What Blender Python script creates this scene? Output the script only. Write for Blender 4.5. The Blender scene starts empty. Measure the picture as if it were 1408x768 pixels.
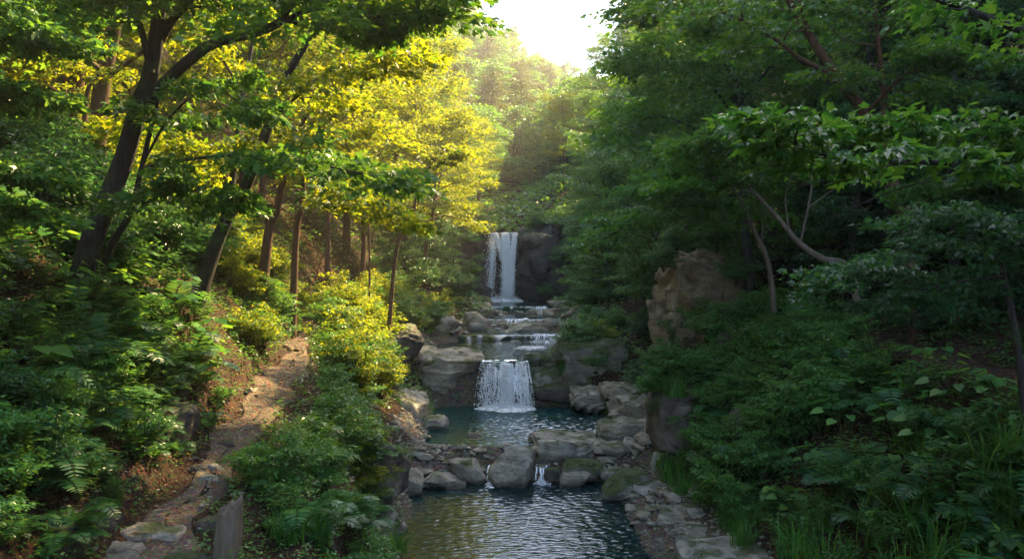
import bpy, bmesh, math, random
import numpy as np
R = math.radians
SC = bpy.context.scene
COL = SC.collection
CAMZ = 4.5; FPX = 1408 * 28 / 36.0

# ------------------------------------------------------------------ helpers
def at(px, py, d):                       # pixel of the 1408x768 photograph at depth d -> point
    return np.array([(px - 704) / FPX * d, d, CAMZ + (384 - py) / FPX * d])

def hash3(ix, iy, iz, s):
    h = (ix.astype(np.int64) * 374761393 + iy.astype(np.int64) * 668265263 + iz.astype(np.int64) * 2147483647 + s * 974711) & 0xFFFFFFFF
    h = ((h ^ (h >> 13)) * 1274126177) & 0xFFFFFFFF
    h = (h ^ (h >> 16)) & 0xFFFFFFFF
    return h / 4294967295.0

def vnoise(p, s=0):                      # value noise in [-1,1]; p (n,3)
    f = np.floor(p); t = p - f; t = t * t * (3 - 2 * t)
    i = f.astype(np.int64); r = 0
    for dx in (0, 1):
        wx = t[:, 0] if dx else 1 - t[:, 0]
        for dy in (0, 1):
            wy = t[:, 1] if dy else 1 - t[:, 1]
            for dz in (0, 1):
                wz = t[:, 2] if dz else 1 - t[:, 2]
                r = r + wx * wy * wz * hash3(i[:, 0] + dx, i[:, 1] + dy, i[:, 2] + dz, s)
    return r * 2 - 1

def fbm(p, oct=4, s=0, g=0.5):
    a = 1; r = 0; q = p.copy()
    for k in range(oct):
        r = r + a * vnoise(q, s + k); a *= g; q = q * 2.03 + 17.3
    return r

def mesh_from(name, V, Fs, smooth=False):
    """V (n,3); Fs: list of int arrays (m,k)"""
    me = bpy.data.meshes.new(name)
    V = np.asarray(V, dtype=np.float32)
    me.vertices.add(len(V)); me.vertices.foreach_set('co', V.ravel())
    loops = np.concatenate([f.ravel() for f in Fs]).astype(np.int32)
    cnt = np.concatenate([np.full(len(f), f.shape[1]) for f in Fs]).astype(np.int32)
    st = np.concatenate([[0], np.cumsum(cnt)[:-1]]).astype(np.int32)
    me.loops.add(len(loops)); me.loops.foreach_set('vertex_index', loops)
    me.polygons.add(len(cnt)); me.polygons.foreach_set('loop_start', st)
    try: me.polygons.foreach_set('loop_total', cnt)
    except Exception: pass
    if smooth: me.polygons.foreach_set('use_smooth', np.ones(len(cnt), dtype=bool))
    me.update(calc_edges=True); me.validate()
    return me

def ob(name, me, mat=None, parent=None, loc=(0, 0, 0)):
    o = bpy.data.objects.new(name, me); COL.objects.link(o)
    if me is not None and mat is not None and len(me.materials) == 0: me.materials.append(mat)
    o.location = [float(v) for v in loc]
    if parent: o.parent = parent
    return o

def tag(o, label=None, cat=None, group=None, kind=None):
    if label: o['label'] = label
    if cat: o['category'] = cat
    if group: o['group'] = group
    if kind: o['kind'] = kind
    return o

def empty(name, loc, label, cat, group=None):
    o = bpy.data.objects.new(name, None); COL.objects.link(o)
    o.location = [float(v) for v in loc]; o.empty_display_size = .3
    return tag(o, label, cat, group)

def dup(root, loc, rz=0.0, sc=1.0, label=None, group=None, tilt=(0, 0)):
    r = root.copy(); COL.objects.link(r)
    r.location = [float(v) for v in loc]; r.rotation_euler = (tilt[0], tilt[1], rz); r.scale = (sc, sc, sc) if np.isscalar(sc) else sc
    if label: r['label'] = label
    if group: r['group'] = group
    for ch in list(root.children):
        c = ch.copy(); COL.objects.link(c); c.parent = r
    return r

# ------------------------------------------------------------------ node helpers
def new_mat(name):
    m = bpy.data.materials.new(name); m.use_nodes = True
    nt = m.node_tree; nt.nodes.clear()
    out = nt.nodes.new('ShaderNodeOutputMaterial')
    def N(t, **kw):
        n = nt.nodes.new(t)
        for k, v in kw.items():
            if k.startswith('i_'):
                n.inputs[k[2:].replace('_', ' ')].default_value = v
            else: setattr(n, k, v)
        return n
    L = lambda a, b: nt.links.new(a, b)
    return m, nt, out, N, L

def ramp(N, L, src, stops, interp='LINEAR'):
    n = N('ShaderNodeValToRGB'); cr = n.color_ramp; cr.interpolation = interp
    while len(cr.elements) < len(stops): cr.elements.new(0.5)
    for e, (p, c) in zip(cr.elements, stops):
        e.position = p; e.color = (c[0], c[1], c[2], 1) if not np.isscalar(c) else (c, c, c, 1)
    L(src, n.inputs[0]); return n.outputs[0]

def mixc(N, L, f, a, b, mode='MIX'):
    n = N('ShaderNodeMix', data_type='RGBA', blend_type=mode)
    for v, i in ((f, 0), (a, 6), (b, 7)):
        if hasattr(v, 'is_linked'): L(v, n.inputs[i])
        elif i == 0: n.inputs[0].default_value = v
        else: n.inputs[i].default_value = (*v, 1)
    return n.outputs[2]

def leaf_mat(name, c1, c2, tr, tfac=0.5, rough=0.42, spec=0.35):
    m, nt, out, N, L = new_mat(name)
    g = N('ShaderNodeNewGeometry'); oi = N('ShaderNodeObjectInfo')
    col = ramp(N, L, g.outputs['Random Per Island'], [(0, c1), (0.75, c2), (1, [c2[0]*1.5, c2[1]*1.2, c2[2]])])
    hs = N('ShaderNodeHueSaturation')
    mr = N('ShaderNodeMapRange'); mr.inputs[3].default_value = .8; mr.inputs[4].default_value = 1.25
    L(oi.outputs['Random'], mr.inputs[0]); L(mr.outputs[0], hs.inputs['Value'])
    mr2 = N('ShaderNodeMapRange'); mr2.inputs[3].default_value = .485; mr2.inputs[4].default_value = .51
    mm = N('ShaderNodeMath', operation='FRACT'); ml = N('ShaderNodeMath', operation='MULTIPLY'); ml.inputs[1].default_value = 7.31
    L(oi.outputs['Random'], ml.inputs[0]); L(ml.outputs[0], mm.inputs[0]); L(mm.outputs[0], mr2.inputs[0]); L(mr2.outputs[0], hs.inputs['Hue'])
    L(col, hs.inputs['Color'])
    p = N('ShaderNodeBsdfPrincipled'); p.inputs['Roughness'].default_value = rough
    p.inputs['Specular IOR Level'].default_value = spec
    L(hs.outputs[0], p.inputs['Base Color'])
    t = N('ShaderNodeBsdfTranslucent')
    tc = mixc(N, L, g.outputs['Random Per Island'], [tr[0]*.28, tr[1]*.55, tr[2]*.8], tr); L(tc, t.inputs['Color'])
    mx = N('ShaderNodeMixShader'); mx.inputs[0].default_value = tfac
    L(p.outputs[0], mx.inputs[1]); L(t.outputs[0], mx.inputs[2]); L(mx.outputs[0], out.inputs[0])
    return m

def bark_mat(name, c1, c2, moss=0.25):
    m, nt, out, N, L = new_mat(name)
    tc = N('ShaderNodeTexCoord'); mp = N('ShaderNodeMapping'); mp.inputs['Scale'].default_value = (14, 14, 2.2)
    L(tc.outputs['Object'], mp.inputs[0])
    n1 = N('ShaderNodeTexNoise'); n1.inputs['Scale'].default_value = 1; n1.inputs['Detail'].default_value = 6; n1.inputs['Roughness'].default_value = .7
    L(mp.outputs[0], n1.inputs[0])
    n2 = N('ShaderNodeTexNoise'); n2.inputs['Scale'].default_value = 2.5; n2.inputs['Detail'].default_value = 4
    L(tc.outputs['Object'], n2.inputs[0])
    c = ramp(N, L, n1.outputs[0], [(.3, c1), (.7, c2)])
    ms = ramp(N, L, n2.outputs[0], [(.5, 0), (.65, moss)])
    c = mixc(N, L, ms, c, (.06, .09, .03))
    p = N('ShaderNodeBsdfPrincipled'); p.inputs['Roughness'].default_value = .9; p.inputs['Specular IOR Level'].default_value = .2
    L(c, p.inputs['Base Color'])
    b = N('ShaderNodeBump'); b.inputs['Strength'].default_value = 1; b.inputs['Distance'].default_value = .05
    L(n1.outputs[0], b.inputs['Height']); L(b.outputs[0], p.inputs['Normal']); L(p.outputs[0], out.inputs[0])
    return m

def rock_mat(name, c1, c2, c3, moss=0.0, rough=.85, wetz=None, strat=1.0, crack=.5, cscale=.9):
    m, nt, out, N, L = new_mat(name)
    g = N('ShaderNodeNewGeometry'); oi = N('ShaderNodeObjectInfo')
    ofs = N('ShaderNodeVectorMath', operation='SCALE'); L(oi.outputs['Random'], ofs.inputs['Scale']); ofs.inputs[0].default_value = (31, 17, 5)
    add = N('ShaderNodeVectorMath', operation='ADD'); L(g.outputs['Position'], add.inputs[0]); L(ofs.outputs[0], add.inputs[1])
    mp = N('ShaderNodeMapping'); mp.inputs['Rotation'].default_value = (.18, -.22, .4); mp.inputs['Scale'].default_value = (.9, .9, 6)
    L(add.outputs[0], mp.inputs[0])
    n1 = N('ShaderNodeTexNoise'); n1.inputs['Scale'].default_value = 1.4; n1.inputs['Detail'].default_value = 8; n1.inputs['Roughness'].default_value = .65
    L(add.outputs[0], n1.inputs[0])
    n2 = N('ShaderNodeTexNoise'); n2.inputs['Scale'].default_value = 1.7; n2.inputs['Detail'].default_value = 7; n2.inputs['Roughness'].default_value = .7
    L(mp.outputs[0], n2.inputs[0])
    n3 = N('ShaderNodeTexNoise'); n3.inputs['Scale'].default_value = 22; n3.inputs['Detail'].default_value = 5; n3.inputs['Roughness'].default_value = .8
    L(add.outputs[0], n3.inputs[0])
    c = ramp(N, L, n1.outputs[0], [(.32, c1), (.5, c2), (.68, c3)])
    s = ramp(N, L, n2.outputs[0], [(.35, .55), (.6, 1.15)])
    c = mixc(N, L, .6 * strat, c, s, 'MULTIPLY')
    s3 = ramp(N, L, n3.outputs[0], [(.3, .6), (.7, 1.25)])
    c = mixc(N, L, .7, c, s3, 'MULTIPLY')
    v = N('ShaderNodeTexVoronoi', feature='DISTANCE_TO_EDGE'); v.inputs['Scale'].default_value = cscale
    wn = N('ShaderNodeVectorMath', operation='SCALE'); wn.inputs['Scale'].default_value = .8; L(n1.outputs['Color'], wn.inputs[0])
    wa = N('ShaderNodeVectorMath', operation='ADD'); L(add.outputs[0], wa.inputs[0]); L(wn.outputs[0], wa.inputs[1]); L(wa.outputs[0], v.inputs[0])
    cr = ramp(N, L, v.outputs['Distance'], [(0, .25), (.025, 1)])
    c = mixc(N, L, crack, c, cr, 'MULTIPLY')
    sx = N('ShaderNodeSeparateXYZ'); L(g.outputs['Normal'], sx.inputs[0])
    n4 = N('ShaderNodeTexNoise'); n4.inputs['Scale'].default_value = 2.6; n4.inputs['Detail'].default_value = 6; L(add.outputs[0], n4.inputs[0])
    if moss > 0:
        a = N('ShaderNodeMath', operation='MULTIPLY_ADD'); a.inputs[1].default_value = .35
        L(sx.outputs['Z'], a.inputs[0]); L(n4.outputs[0], a.inputs[2])
        mk = ramp(N, L, a.outputs[0], [(1.0 - .5 * moss - .12, 0), (1.0 - .5 * moss + .02, .9)])
        mc = mixc(N, L, n3.outputs[0], (.02, .035, .006), (.10, .13, .02))
        c = mixc(N, L, mk, c, mc)
    p = N('ShaderNodeBsdfPrincipled'); p.inputs['Roughness'].default_value = rough; p.inputs['Specular IOR Level'].default_value = .35
    if wetz is not None:                 # damp rock just above the water line (real wetness)
        sp = N('ShaderNodeSeparateXYZ'); L(g.outputs['Position'], sp.inputs[0])
        a2 = N('ShaderNodeMath', operation='MULTIPLY_ADD'); a2.inputs[1].default_value = .18; L(n4.outputs[0], a2.inputs[0]); L(sp.outputs['Z'], a2.inputs[2])
        wk = ramp(N, L, a2.outputs[0], [(0, 1), (1, 0)]); 
        mr = N('ShaderNodeMapRange'); mr.inputs[1].default_value = wetz + .12; mr.inputs[2].default_value = wetz + .26; mr.inputs[3].default_value = 1; mr.inputs[4].default_value = 0
        L(a2.outputs[0], mr.inputs[0])
        c = mixc(N, L, mr.outputs[0], c, mixc(N, L, 1.0, c, (.38, .36, .33), 'MULTIPLY'))
        mr2 = N('ShaderNodeMapRange'); mr2.inputs[3].default_value = rough; mr2.inputs[4].default_value = .25
        L(mr.outputs[0], mr2.inputs[0]); L(mr2.outputs[0], p.inputs['Roughness'])
    L(c, p.inputs['Base Color'])
    h1 = N('ShaderNodeMath', operation='ADD'); L(n2.outputs[0], h1.inputs[0]); L(n3.outputs[0], h1.inputs[1])
    h2 = N('ShaderNodeMath', operation='MULTIPLY_ADD'); h2.inputs[1].default_value = .35; L(cr, h2.inputs[0]); L(h1.outputs[0], h2.inputs[2])
    b = N('ShaderNodeBump'); b.inputs['Strength'].default_value = 1; b.inputs['Distance'].default_value = .06
    L(h2.outputs[0], b.inputs['Height']); L(b.outputs[0], p.inputs['Normal']); L(p.outputs[0], out.inputs[0])
    return m

def soil_mat(name, c1, c2, c3, scale=3.0, bump=.06):
    m, nt, out, N, L = new_mat(name)
    g = N('ShaderNodeNewGeometry')
    n1 = N('ShaderNodeTexNoise'); n1.inputs['Scale'].default_value = scale * .3; n1.inputs['Detail'].default_value = 5; L(g.outputs['Position'], n1.inputs[0])
    n2 = N('ShaderNodeTexNoise'); n2.inputs['Scale'].default_value = scale * 7; n2.inputs['Detail'].default_value = 6; n2.inputs['Roughness'].default_value = .75; L(g.outputs['Position'], n2.inputs[0])
    v = N('ShaderNodeTexVoronoi'); v.inputs['Scale'].default_value = scale * 7; L(g.outputs['Position'], v.inputs[0])
    c = ramp(N, L, n2.outputs[0], [(.3, c1), (.55, c2), (.75, c3)])
    c = mixc(N, L, .5, c, ramp(N, L, n1.outputs[0], [(.35, .5), (.65, 1.3)]), 'MULTIPLY')
    c = mixc(N, L, .35, c, mixc(N, L, 1.0, c, v.outputs['Color'], 'OVERLAY'))
    p = N('ShaderNodeBsdfPrincipled'); p.inputs['Roughness'].default_value = .95; p.inputs['Specular IOR Level'].default_value = .15
    L(c, p.inputs['Base Color'])
    a = N('ShaderNodeMath', operation='ADD'); L(n2.outputs[0], a.inputs[0]); L(v.outputs['Distance'], a.inputs[1])
    b = N('ShaderNodeBump'); b.inputs['Strength'].default_value = .9; b.inputs['Distance'].default_value = bump
    L(a.outputs[0], b.inputs['Height']); L(b.outputs[0], p.inputs['Normal']); L(p.outputs[0], out.inputs[0])
    return m

def water_mat(name, tint, deep, turb):
    m, nt, out, N, L = new_mat(name)
    g = N('ShaderNodeNewGeometry')
    n1 = N('ShaderNodeTexNoise'); n1.inputs['Scale'].default_value = 9; n1.inputs['Detail'].default_value = 1; n1.inputs['Distortion'].default_value = .4
    mp = N('ShaderNodeMapping'); mp.inputs['Scale'].default_value = (.6, 1.7, 1); L(g.outputs['Position'], mp.inputs[0]); L(mp.outputs[0], n1.inputs[0])
    b = N('ShaderNodeBump'); b.inputs['Strength'].default_value = .35; b.inputs['Distance'].default_value = .03; L(n1.outputs[0], b.inputs['Height'])
    gl = N('ShaderNodeBsdfGlossy'); gl.inputs['Roughness'].default_value = .03; L(b.outputs[0], gl.inputs['Normal']); gl.inputs['Color'].default_value = (.95, .97, 1, 1)
    tr = N('ShaderNodeBsdfTransparent'); tr.inputs['Color'].default_value = (*tint, 1)
    df = N('ShaderNodeBsdfDiffuse'); df.inputs['Color'].default_value = (*deep, 1)
    m1 = N('ShaderNodeMixShader'); m1.inputs[0].default_value = turb; L(tr.outputs[0], m1.inputs[1]); L(df.outputs[0], m1.inputs[2])
    fr = N('ShaderNodeFresnel'); fr.inputs['IOR'].default_value = 1.36; L(b.outputs[0], fr.inputs['Normal'])
    m2 = N('ShaderNodeMixShader'); L(fr.outputs[0], m2.inputs[0]); L(m1.outputs[0], m2.inputs[1]); L(gl.outputs[0], m2.inputs[2])
    L(m2.outputs[0], out.inputs[0]); return m

def foam_mat(name, lo, hi, sc=(10, 10, 2), col=(.92, .93, .94)):
    m, nt, out, N, L = new_mat(name)
    g = N('ShaderNodeNewGeometry'); mp = N('ShaderNodeMapping'); mp.inputs['Scale'].default_value = sc; L(g.outputs['Position'], mp.inputs[0])
    n = N('ShaderNodeTexNoise'); n.inputs['Scale'].default_value = 1; n.inputs['Detail'].default_value = 5; n.inputs['Roughness'].default_value = .65; L(mp.outputs[0], n.inputs[0])
    k = ramp(N, L, n.outputs[0], [(lo, 0), (hi, 1)])
    d = N('ShaderNodeBsdfPrincipled'); d.inputs['Base Color'].default_value = (*col, 1); d.inputs['Roughness'].default_value = .3
    t2 = N('ShaderNodeBsdfTranslucent'); t2.inputs['Color'].default_value = (*col, 1)
    md = N('ShaderNodeMixShader'); md.inputs[0].default_value = .12; L(d.outputs[0], md.inputs[1]); L(t2.outputs[0], md.inputs[2])
    t = N('ShaderNodeBsdfTransparent'); mx = N('ShaderNodeMixShader'); L(k, mx.inputs[0]); L(t.outputs[0], mx.inputs[1]); L(md.outputs[0], mx.inputs[2])
    L(mx.outputs[0], out.inputs[0]); return m

M = {}
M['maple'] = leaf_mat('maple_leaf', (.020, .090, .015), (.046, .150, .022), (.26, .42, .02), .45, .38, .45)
M['gold'] = leaf_mat('sun_tinted_leaf', (.014, .066, .006), (.034, .100, .008), (.47, .44, .010), .57, .45, .18)  # yellowed leaf for the sunlit trees, golden sunlight put into its colour
M['dark'] = leaf_mat('shade_tinted_leaf', (.009, .050, .014), (.024, .088, .022), (.13, .28, .04), .4, .38, .45)  # darkened leaf for the shaded wood, part of the shade is in its colour
M['pine'] = leaf_mat('pine_needles', (.020, .042, .010), (.045, .065, .012), (.20, .20, .02), .35, .5, .15)
M['herb'] = leaf_mat('herb_leaf', (.024, .105, .020), (.062, .17, .032), (.25, .42, .03), .42, .4, .38)
M['grass'] = leaf_mat('grass_blade', (.026, .11, .018), (.065, .18, .03), (.24, .38, .03), .4, .45, .2)
M['fern'] = leaf_mat('fern_frond', (.013, .078, .020), (.038, .125, .032), (.18, .33, .04), .42, .4, .35)
M['bright'] = leaf_mat('bright_leaf', (.022, .095, .008), (.048, .135, .014), (.2, .38, .02), .45, .36, .3)
M['gbush'] = leaf_mat('sun_tinted_bush_leaf', (.018, .080, .008), (.040, .115, .012), (.52, .48, .012), .55, .45, .2)  # bush leaf tinted yellow where sun falls, sunlight painted into the colour
M['litter'] = leaf_mat('dry_leaf', (.09, .042, .02), (.19, .105, .05), (.25, .14, .05), .25, .8, .1)
M['barkd'] = bark_mat('dark_bark', (.016, .013, .011), (.055, .048, .042), .5)
M['barkr'] = bark_mat('red_brown_bark', (.05, .024, .014), (.14, .075, .045), .2)
M['barkp'] = bark_mat('pale_bark', (.09, .065, .045), (.21, .16, .115), .15)
M['stem'] = bark_mat('plant_stem', (.05, .06, .02), (.10, .09, .03), 0)
M['tan'] = rock_mat('tan_rock', (.26, .20, .14), (.42, .35, .26), (.52, .45, .35), .18, .85, None, 1.0, .45)
M['stone'] = rock_mat('river_stone', (.22, .195, .15), (.40, .355, .275), (.52, .46, .37), .15, .8, 0.0, 1.0, .35)
M['stone2'] = rock_mat('pool_stone', (.22, .195, .15), (.40, .355, .28), (.52, .46, .37), .2, .8, .35, 1.0, .35)
M['moss'] = rock_mat('mossy_rock', (.11, .10, .075), (.23, .21, .16), (.36, .33, .26), .7, .85, None, 1.0, .4)
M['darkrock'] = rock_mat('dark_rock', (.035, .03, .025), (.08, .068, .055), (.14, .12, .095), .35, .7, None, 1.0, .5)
M['ochre'] = rock_mat('ochre_cliff', (.18, .13, .07), (.36, .27, .16), (.48, .39, .27), .15, .85, None, .6, .55, 1.7)
M['brown'] = rock_mat('brown_rock', (.07, .055, .04), (.15, .12, .09), (.25, .21, .16), .4, .85, None, .5, .6)
M['soil'] = soil_mat('forest_soil', (.02, .012, .007), (.055, .032, .018), (.13, .07, .035))
M['path'] = soil_mat('trodden_path', (.075, .052, .034), (.15, .11, .075), (.26, .21, .15), 4, .03)
M['bed'] = soil_mat('stream_bed', (.04, .034, .024), (.11, .09, .062), (.22, .19, .14), 1.8, .05)
M['wlow'] = water_mat('clear_water', (.5, .52, .38), (.004, .022, .023), .78)
M['wmid'] = water_mat('green_water', (.4, .55, .48), (.006, .042, .038), .85)
M['wup'] = water_mat('stream_water', (.45, .55, .45), (.012, .03, .026), .7)
M['wlip'] = water_mat('lip_water', (.45, .55, .45), (.02, .05, .045), .8)
for _n in M['wlip'].node_tree.nodes:
    if _n.type == 'BSDF_GLOSSY': _n.inputs['Roughness'].default_value = .35
M['foam'] = foam_mat('foam', .34, .52, (7, 5, 7))
M['foam_thin'] = foam_mat('thin_foam', .48, .66, (9, 7, 9))
M['curtain'] = foam_mat('falling_water', .43, .60, (12, 4, 1.2))
M['curtain_far'] = foam_mat('falling_water_far', .46, .62, (5, 2, .45))
M['drop'] = foam_mat('white_water', .0, .05, (1, 1, 1))

# ------------------------------------------------------------------ terrain
# cross-sections down the valley:  y, then (x,z) for 18 named points from left ridge to right ridge
ST = [
(-30, [(-90,75),(-40,36),(-16,14),(-5.0,3.9),(-3.4,2.0),(-2.4,2.0),(-1.7,1.7),(-1.3,0),(-.9,-.6),(1.2,-.6),(2.2,0),(2.8,.5),(5,1.5),(6.9,2.6),(7.8,2.7),(13,6),(40,28),(90,70)]),
(4,   [(-90,75),(-40,36),(-16,13.5),(-4.9,3.8),(-3.3,2.05),(-2.6,2.0),(-1.7,1.7),(-1.3,0),(-.9,-.6),(1.2,-.6),(2.2,0),(2.8,.5),(4.8,1.5),(6.9,2.7),(7.8,2.8),(13,6),(40,28),(90,70)]),
(7,   [(-90,75),(-40,36),(-16,13.2),(-5.0,3.8),(-3.45,2.15),(-2.75,2.1),(-1.8,1.8),(-1.3,0),(-.9,-.6),(1.4,-.6),(2.2,0),(3.9,.3),(5.0,1.5),(6.9,2.8),(7.8,2.9),(13,6),(40,28),(90,70)]),
(10.6,[(-90,75),(-40,36),(-16,12.5),(-5.4,4.0),(-4.0,2.5),(-3.4,2.4),(-2.4,1.9),(-1.55,0),(-1.0,-.6),(1.5,-.6),(2.25,0),(3.9,.28),(4.9,1.4),(6.9,2.9),(7.9,3.0),(13,6.2),(40,28),(90,70)]),
(14,  [(-90,75),(-40,36),(-16,12),(-5.8,4.3),(-4.5,2.8),(-3.65,2.72),(-2.75,1.6),(-2.0,0),(-1.2,-.5),(1.6,-.5),(2.3,0),(3.8,.35),(5.0,1.6),(6.9,3.1),(7.9,3.2),(13,6.4),(40,29),(90,70)]),
(17,  [(-90,75),(-40,36),(-16,11.8),(-6.2,4.4),(-4.95,3.02),(-4.15,2.98),(-3.2,1.5),(-2.1,0),(-1.3,-.35),(1.6,-.35),(2.2,0.05),(3.2,.7),(5.3,2.4),(7.1,3.25),(8.1,3.35),(13,6.8),(40,29),(90,70)]),
(17.5,[(-90,75),(-40,36),(-16,11.8),(-6.3,4.45),(-5.1,3.08),(-4.4,3.03),(-3.3,1.5),(-2.2,.05),(-1.3,-.2),(1.6,-.2),(2.2,.05),(3.3,.85),(5.5,2.7),(7.2,3.3),(8.1,3.4),(13,6.9),(40,29),(90,70)]),
(18.6,[(-90,75),(-40,36),(-16,11.8),(-6.4,4.5),(-5.2,3.1),(-4.6,3.08),(-3.4,1.5),(-2.2,.62),(-1.3,.58),(1.6,.58),(2.3,.62),(3.3,.9),(5.6,2.8),(7.2,3.3),(8.1,3.4),(13,7),(40,29),(90,70)]),
(20,  [(-90,75),(-40,36),(-16,11.8),(-6.6,4.6),(-5.4,3.2),(-4.8,3.18),(-3.6,1.7),(-2.2,.5),(-1.6,-.4),(1.8,-.4),(2.5,.5),(3.4,1.0),(5.8,3.0),(7.3,3.4),(8.2,3.5),(13,7.2),(40,30),(90,70)]),
(24.8,[(-90,75),(-40,36),(-16,12),(-7.3,5.0),(-6.6,3.55),(-5.9,3.5),(-4.1,2.3),(-2.4,.5),(-2.0,-.4),(2.2,-.4),(2.8,.5),(4.0,1.3),(5.8,2.9),(7.3,3.9),(8.2,4.2),(13,7.6),(40,31),(90,70)]),
(25.7,[(-90,75),(-40,36),(-16,12),(-7.4,5.0),(-6.7,3.6),(-6.0,3.55),(-4.2,2.5),(-3.2,1.95),(-2.2,1.5),(.6,1.5),(1.1,1.95),(3.6,2.1),(5.8,3.0),(7.2,4.0),(8.2,4.4),(13,7.8),(40,31),(90,70)]),
(32,  [(-90,75),(-40,37),(-16,13),(-7.6,5.6),(-6.8,4.2),(-6.1,4.0),(-4.4,2.9),(-3.0,1.9),(-2.4,1.5),(1.2,1.5),(1.8,1.9),(2.9,2.4),(4.6,3.3),(6,4.4),(7,5.1),(13,9.4),(40,33),(90,70)]),
(36,  [(-90,75),(-40,37),(-16,13.5),(-7.6,6),(-6.6,4.8),(-5.8,4.3),(-4.0,3.2),(-2.0,2.2),(-1.2,1.9),(1.6,1.9),(2.2,2.2),(3.2,2.6),(4.8,3.5),(6.2,4.8),(7.2,5.6),(13,10),(40,33),(90,70)]),
(42,  [(-90,76),(-40,38),(-16,14),(-7.4,6.4),(-6.2,5.2),(-5.2,4.6),(-3.2,3.5),(-1.1,2.5),(-.7,2.2),(1.8,2.2),(2.4,2.5),(3.6,2.8),(5.2,3.9),(6.6,5.2),(7.6,6),(13,10.6),(40,34),(90,70)]),
(50,  [(-90,78),(-40,39),(-16,15),(-8,7),(-6.4,5.8),(-5.2,5),(-3.4,3.8),(-1.9,2.9),(-1.3,2.5),(1.9,2.5),(2.5,2.9),(4.2,3.3),(5.8,4.4),(7.2,5.8),(8.4,6.8),(14,12),(40,35),(90,72)]),
(58,  [(-90,80),(-40,40),(-16,16),(-8.5,9),(-7,7.4),(-5.6,6.4),(-3.6,4),(-2.6,2.9),(-2.2,2.5),(2.2,2.5),(3.0,2.9),(5.2,4),(7,6),(8.6,8),(10,9.5),(15,14),(40,36),(90,74)]),
(59.6,[(-90,80),(-40,40),(-16,17),(-8.5,11),(-7,9.6),(-5.6,9.0),(-3.6,8.4),(-2.0,8.0),(-1.6,7.7),(.2,7.7),(.7,8.2),(4,9.3),(6.6,10),(8.6,11),(10,12),(15,15),(40,37),(90,74)]),
(75,  [(-90,84),(-40,43),(-16,22),(-9,16),(-7,14),(-5.6,13),(-4,12.4),(-2.0,12),(-1.6,11.8),(.2,11.8),(.7,12),(3,13),(6,14),(9,15.5),(12,17),(18,20),(40,34),(90,70)]),
(110, [(-90,92),(-40,56),(-24,40),(-18,33),(-14,30),(-10,27.5),(-6,25),(-3,23.5),(-1,23),(2,22),(4,21.5),(8,21),(12,21),(18,22),(24,24),(34,30),(50,38),(90,60)]),
(150,[(-90,99),(-50,75),(-34,63),(-26,57),(-20,52),(-14,47),(-8,43),(-3,39),(1,36.9),(5,34.5),(10,32.5),(15,31),(20,29.5),(28,27.7),(36,27.5),(46,28.5),(60,33),(90,45)]),
(190, [(-90,100),(-50,86),(-34,77),(-26,72),(-20,68),(-14,64),(-8,60.5),(-3,54.5),(2,51.4666),(8,47.3666),(14,43.7666),(20,40.1666),(28,35.0334),(36,31.5),(46,29.5),(60,31),(75,32),(90,35)]),
(240, [(-90,97),(-50,83),(-34,73),(-26,67),(-20,63),(-14,60),(-8,57),(-3,50),(2,46.5333),(8,43.1333),(14,40.7333),(20,38.3333),(28,34.4667),(36,32),(46,31),(60,34),(75,34),(90,35)]),
(420, [(-90,60),(-50,50),(-34,44),(-26,40),(-20,36),(-14,33),(-8,30),(-3,28),(2,26),(8,25),(14,24),(20,23),(28,22),(36,22),(46,22),(60,22),(75,22),(90,24)]),
]
SY = np.array([s[0] for s in ST], float)
SX = np.array([[p[0] for p in s[1]] for s in ST]); SZ = np.array([[p[1] for p in s[1]] for s in ST])

def section(y):
    y = np.asarray(y, float)
    X = np.stack([np.interp(y, SY, SX[:, j]) for j in range(18)], -1)
    Z = np.stack([np.interp(y, SY, SZ[:, j]) for j in range(18)], -1)
    return X, Z

def ground(x, y, rough=True):
    x = np.atleast_1d(np.asarray(x, float)); y = np.atleast_1d(np.asarray(y, float))
    X, Z = section(y)
    z = Z[:, 0] + (x - X[:, 0]) * -.3
    for j in range(17):
        mk = (x >= X[:, j])
        t = (x - X[:, j]) / np.maximum(X[:, j + 1] - X[:, j], 1e-6)
        z = np.where(mk, Z[:, j] + np.clip(t, 0, 1.0) * (Z[:, j + 1] - Z[:, j]), z)
    z = np.where(x > X[:, 17], Z[:, 17] + (x - X[:, 17]) * .1, z)
    if rough:
        P = np.stack([x, y, np.zeros_like(x)], -1)
        inpath = ((x > X[:, 4] - .1) & (x < X[:, 5] + .1) & (y < 28)) | ((x > X[:, 13]) & (x < X[:, 14]) & (y < 26))
        inch = (x > X[:, 7] - .3) & (x < X[:, 10] + .3)
        amp = np.where(inpath, .05, np.where(inch, np.where((y > 33.8) & (y < 49), .26, .07), .2))
        far = np.clip((np.abs(x) - 12) / 20, 0, 1) + np.clip((y - 60) / 40, 0, 1)
        z = z + amp * fbm(P * .9, 4, 3) + np.clip(far, 0, 1) * 1.6 * fbm(P * .12, 3, 9)
        z = z + .02 * vnoise(P * 7, 5)
    return z

def g1(x, y): return float(ground(x, y)[0])
def wl(y):                                # water level along the stream
    return 0.0 if y < 18.7 else .5 if y < 25.3 else 1.9 if y < 33.6 else 2.15 if y < 40 else 2.5 if y < 47 else 2.9

def axis(segs):
    out = []
    for a, b, s in segs: out.append(np.arange(a, b, s))
    return np.concatenate(out + [[segs[-1][1]]])

def grid_mesh(name, xs, ys, zf):
    gx, gy = np.meshgrid(xs, ys); x = gx.ravel(); y = gy.ravel(); z = zf(x, y)
    nx, ny = len(xs), len(ys)
    i = (np.arange(ny - 1)[:, None] * nx + np.arange(nx - 1)[None, :]).ravel()
    F = np.stack([i, i + 1, i + nx + 1, i + nx], -1)
    return mesh_from(name, np.stack([x, y, z], -1), [F], True)

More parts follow.
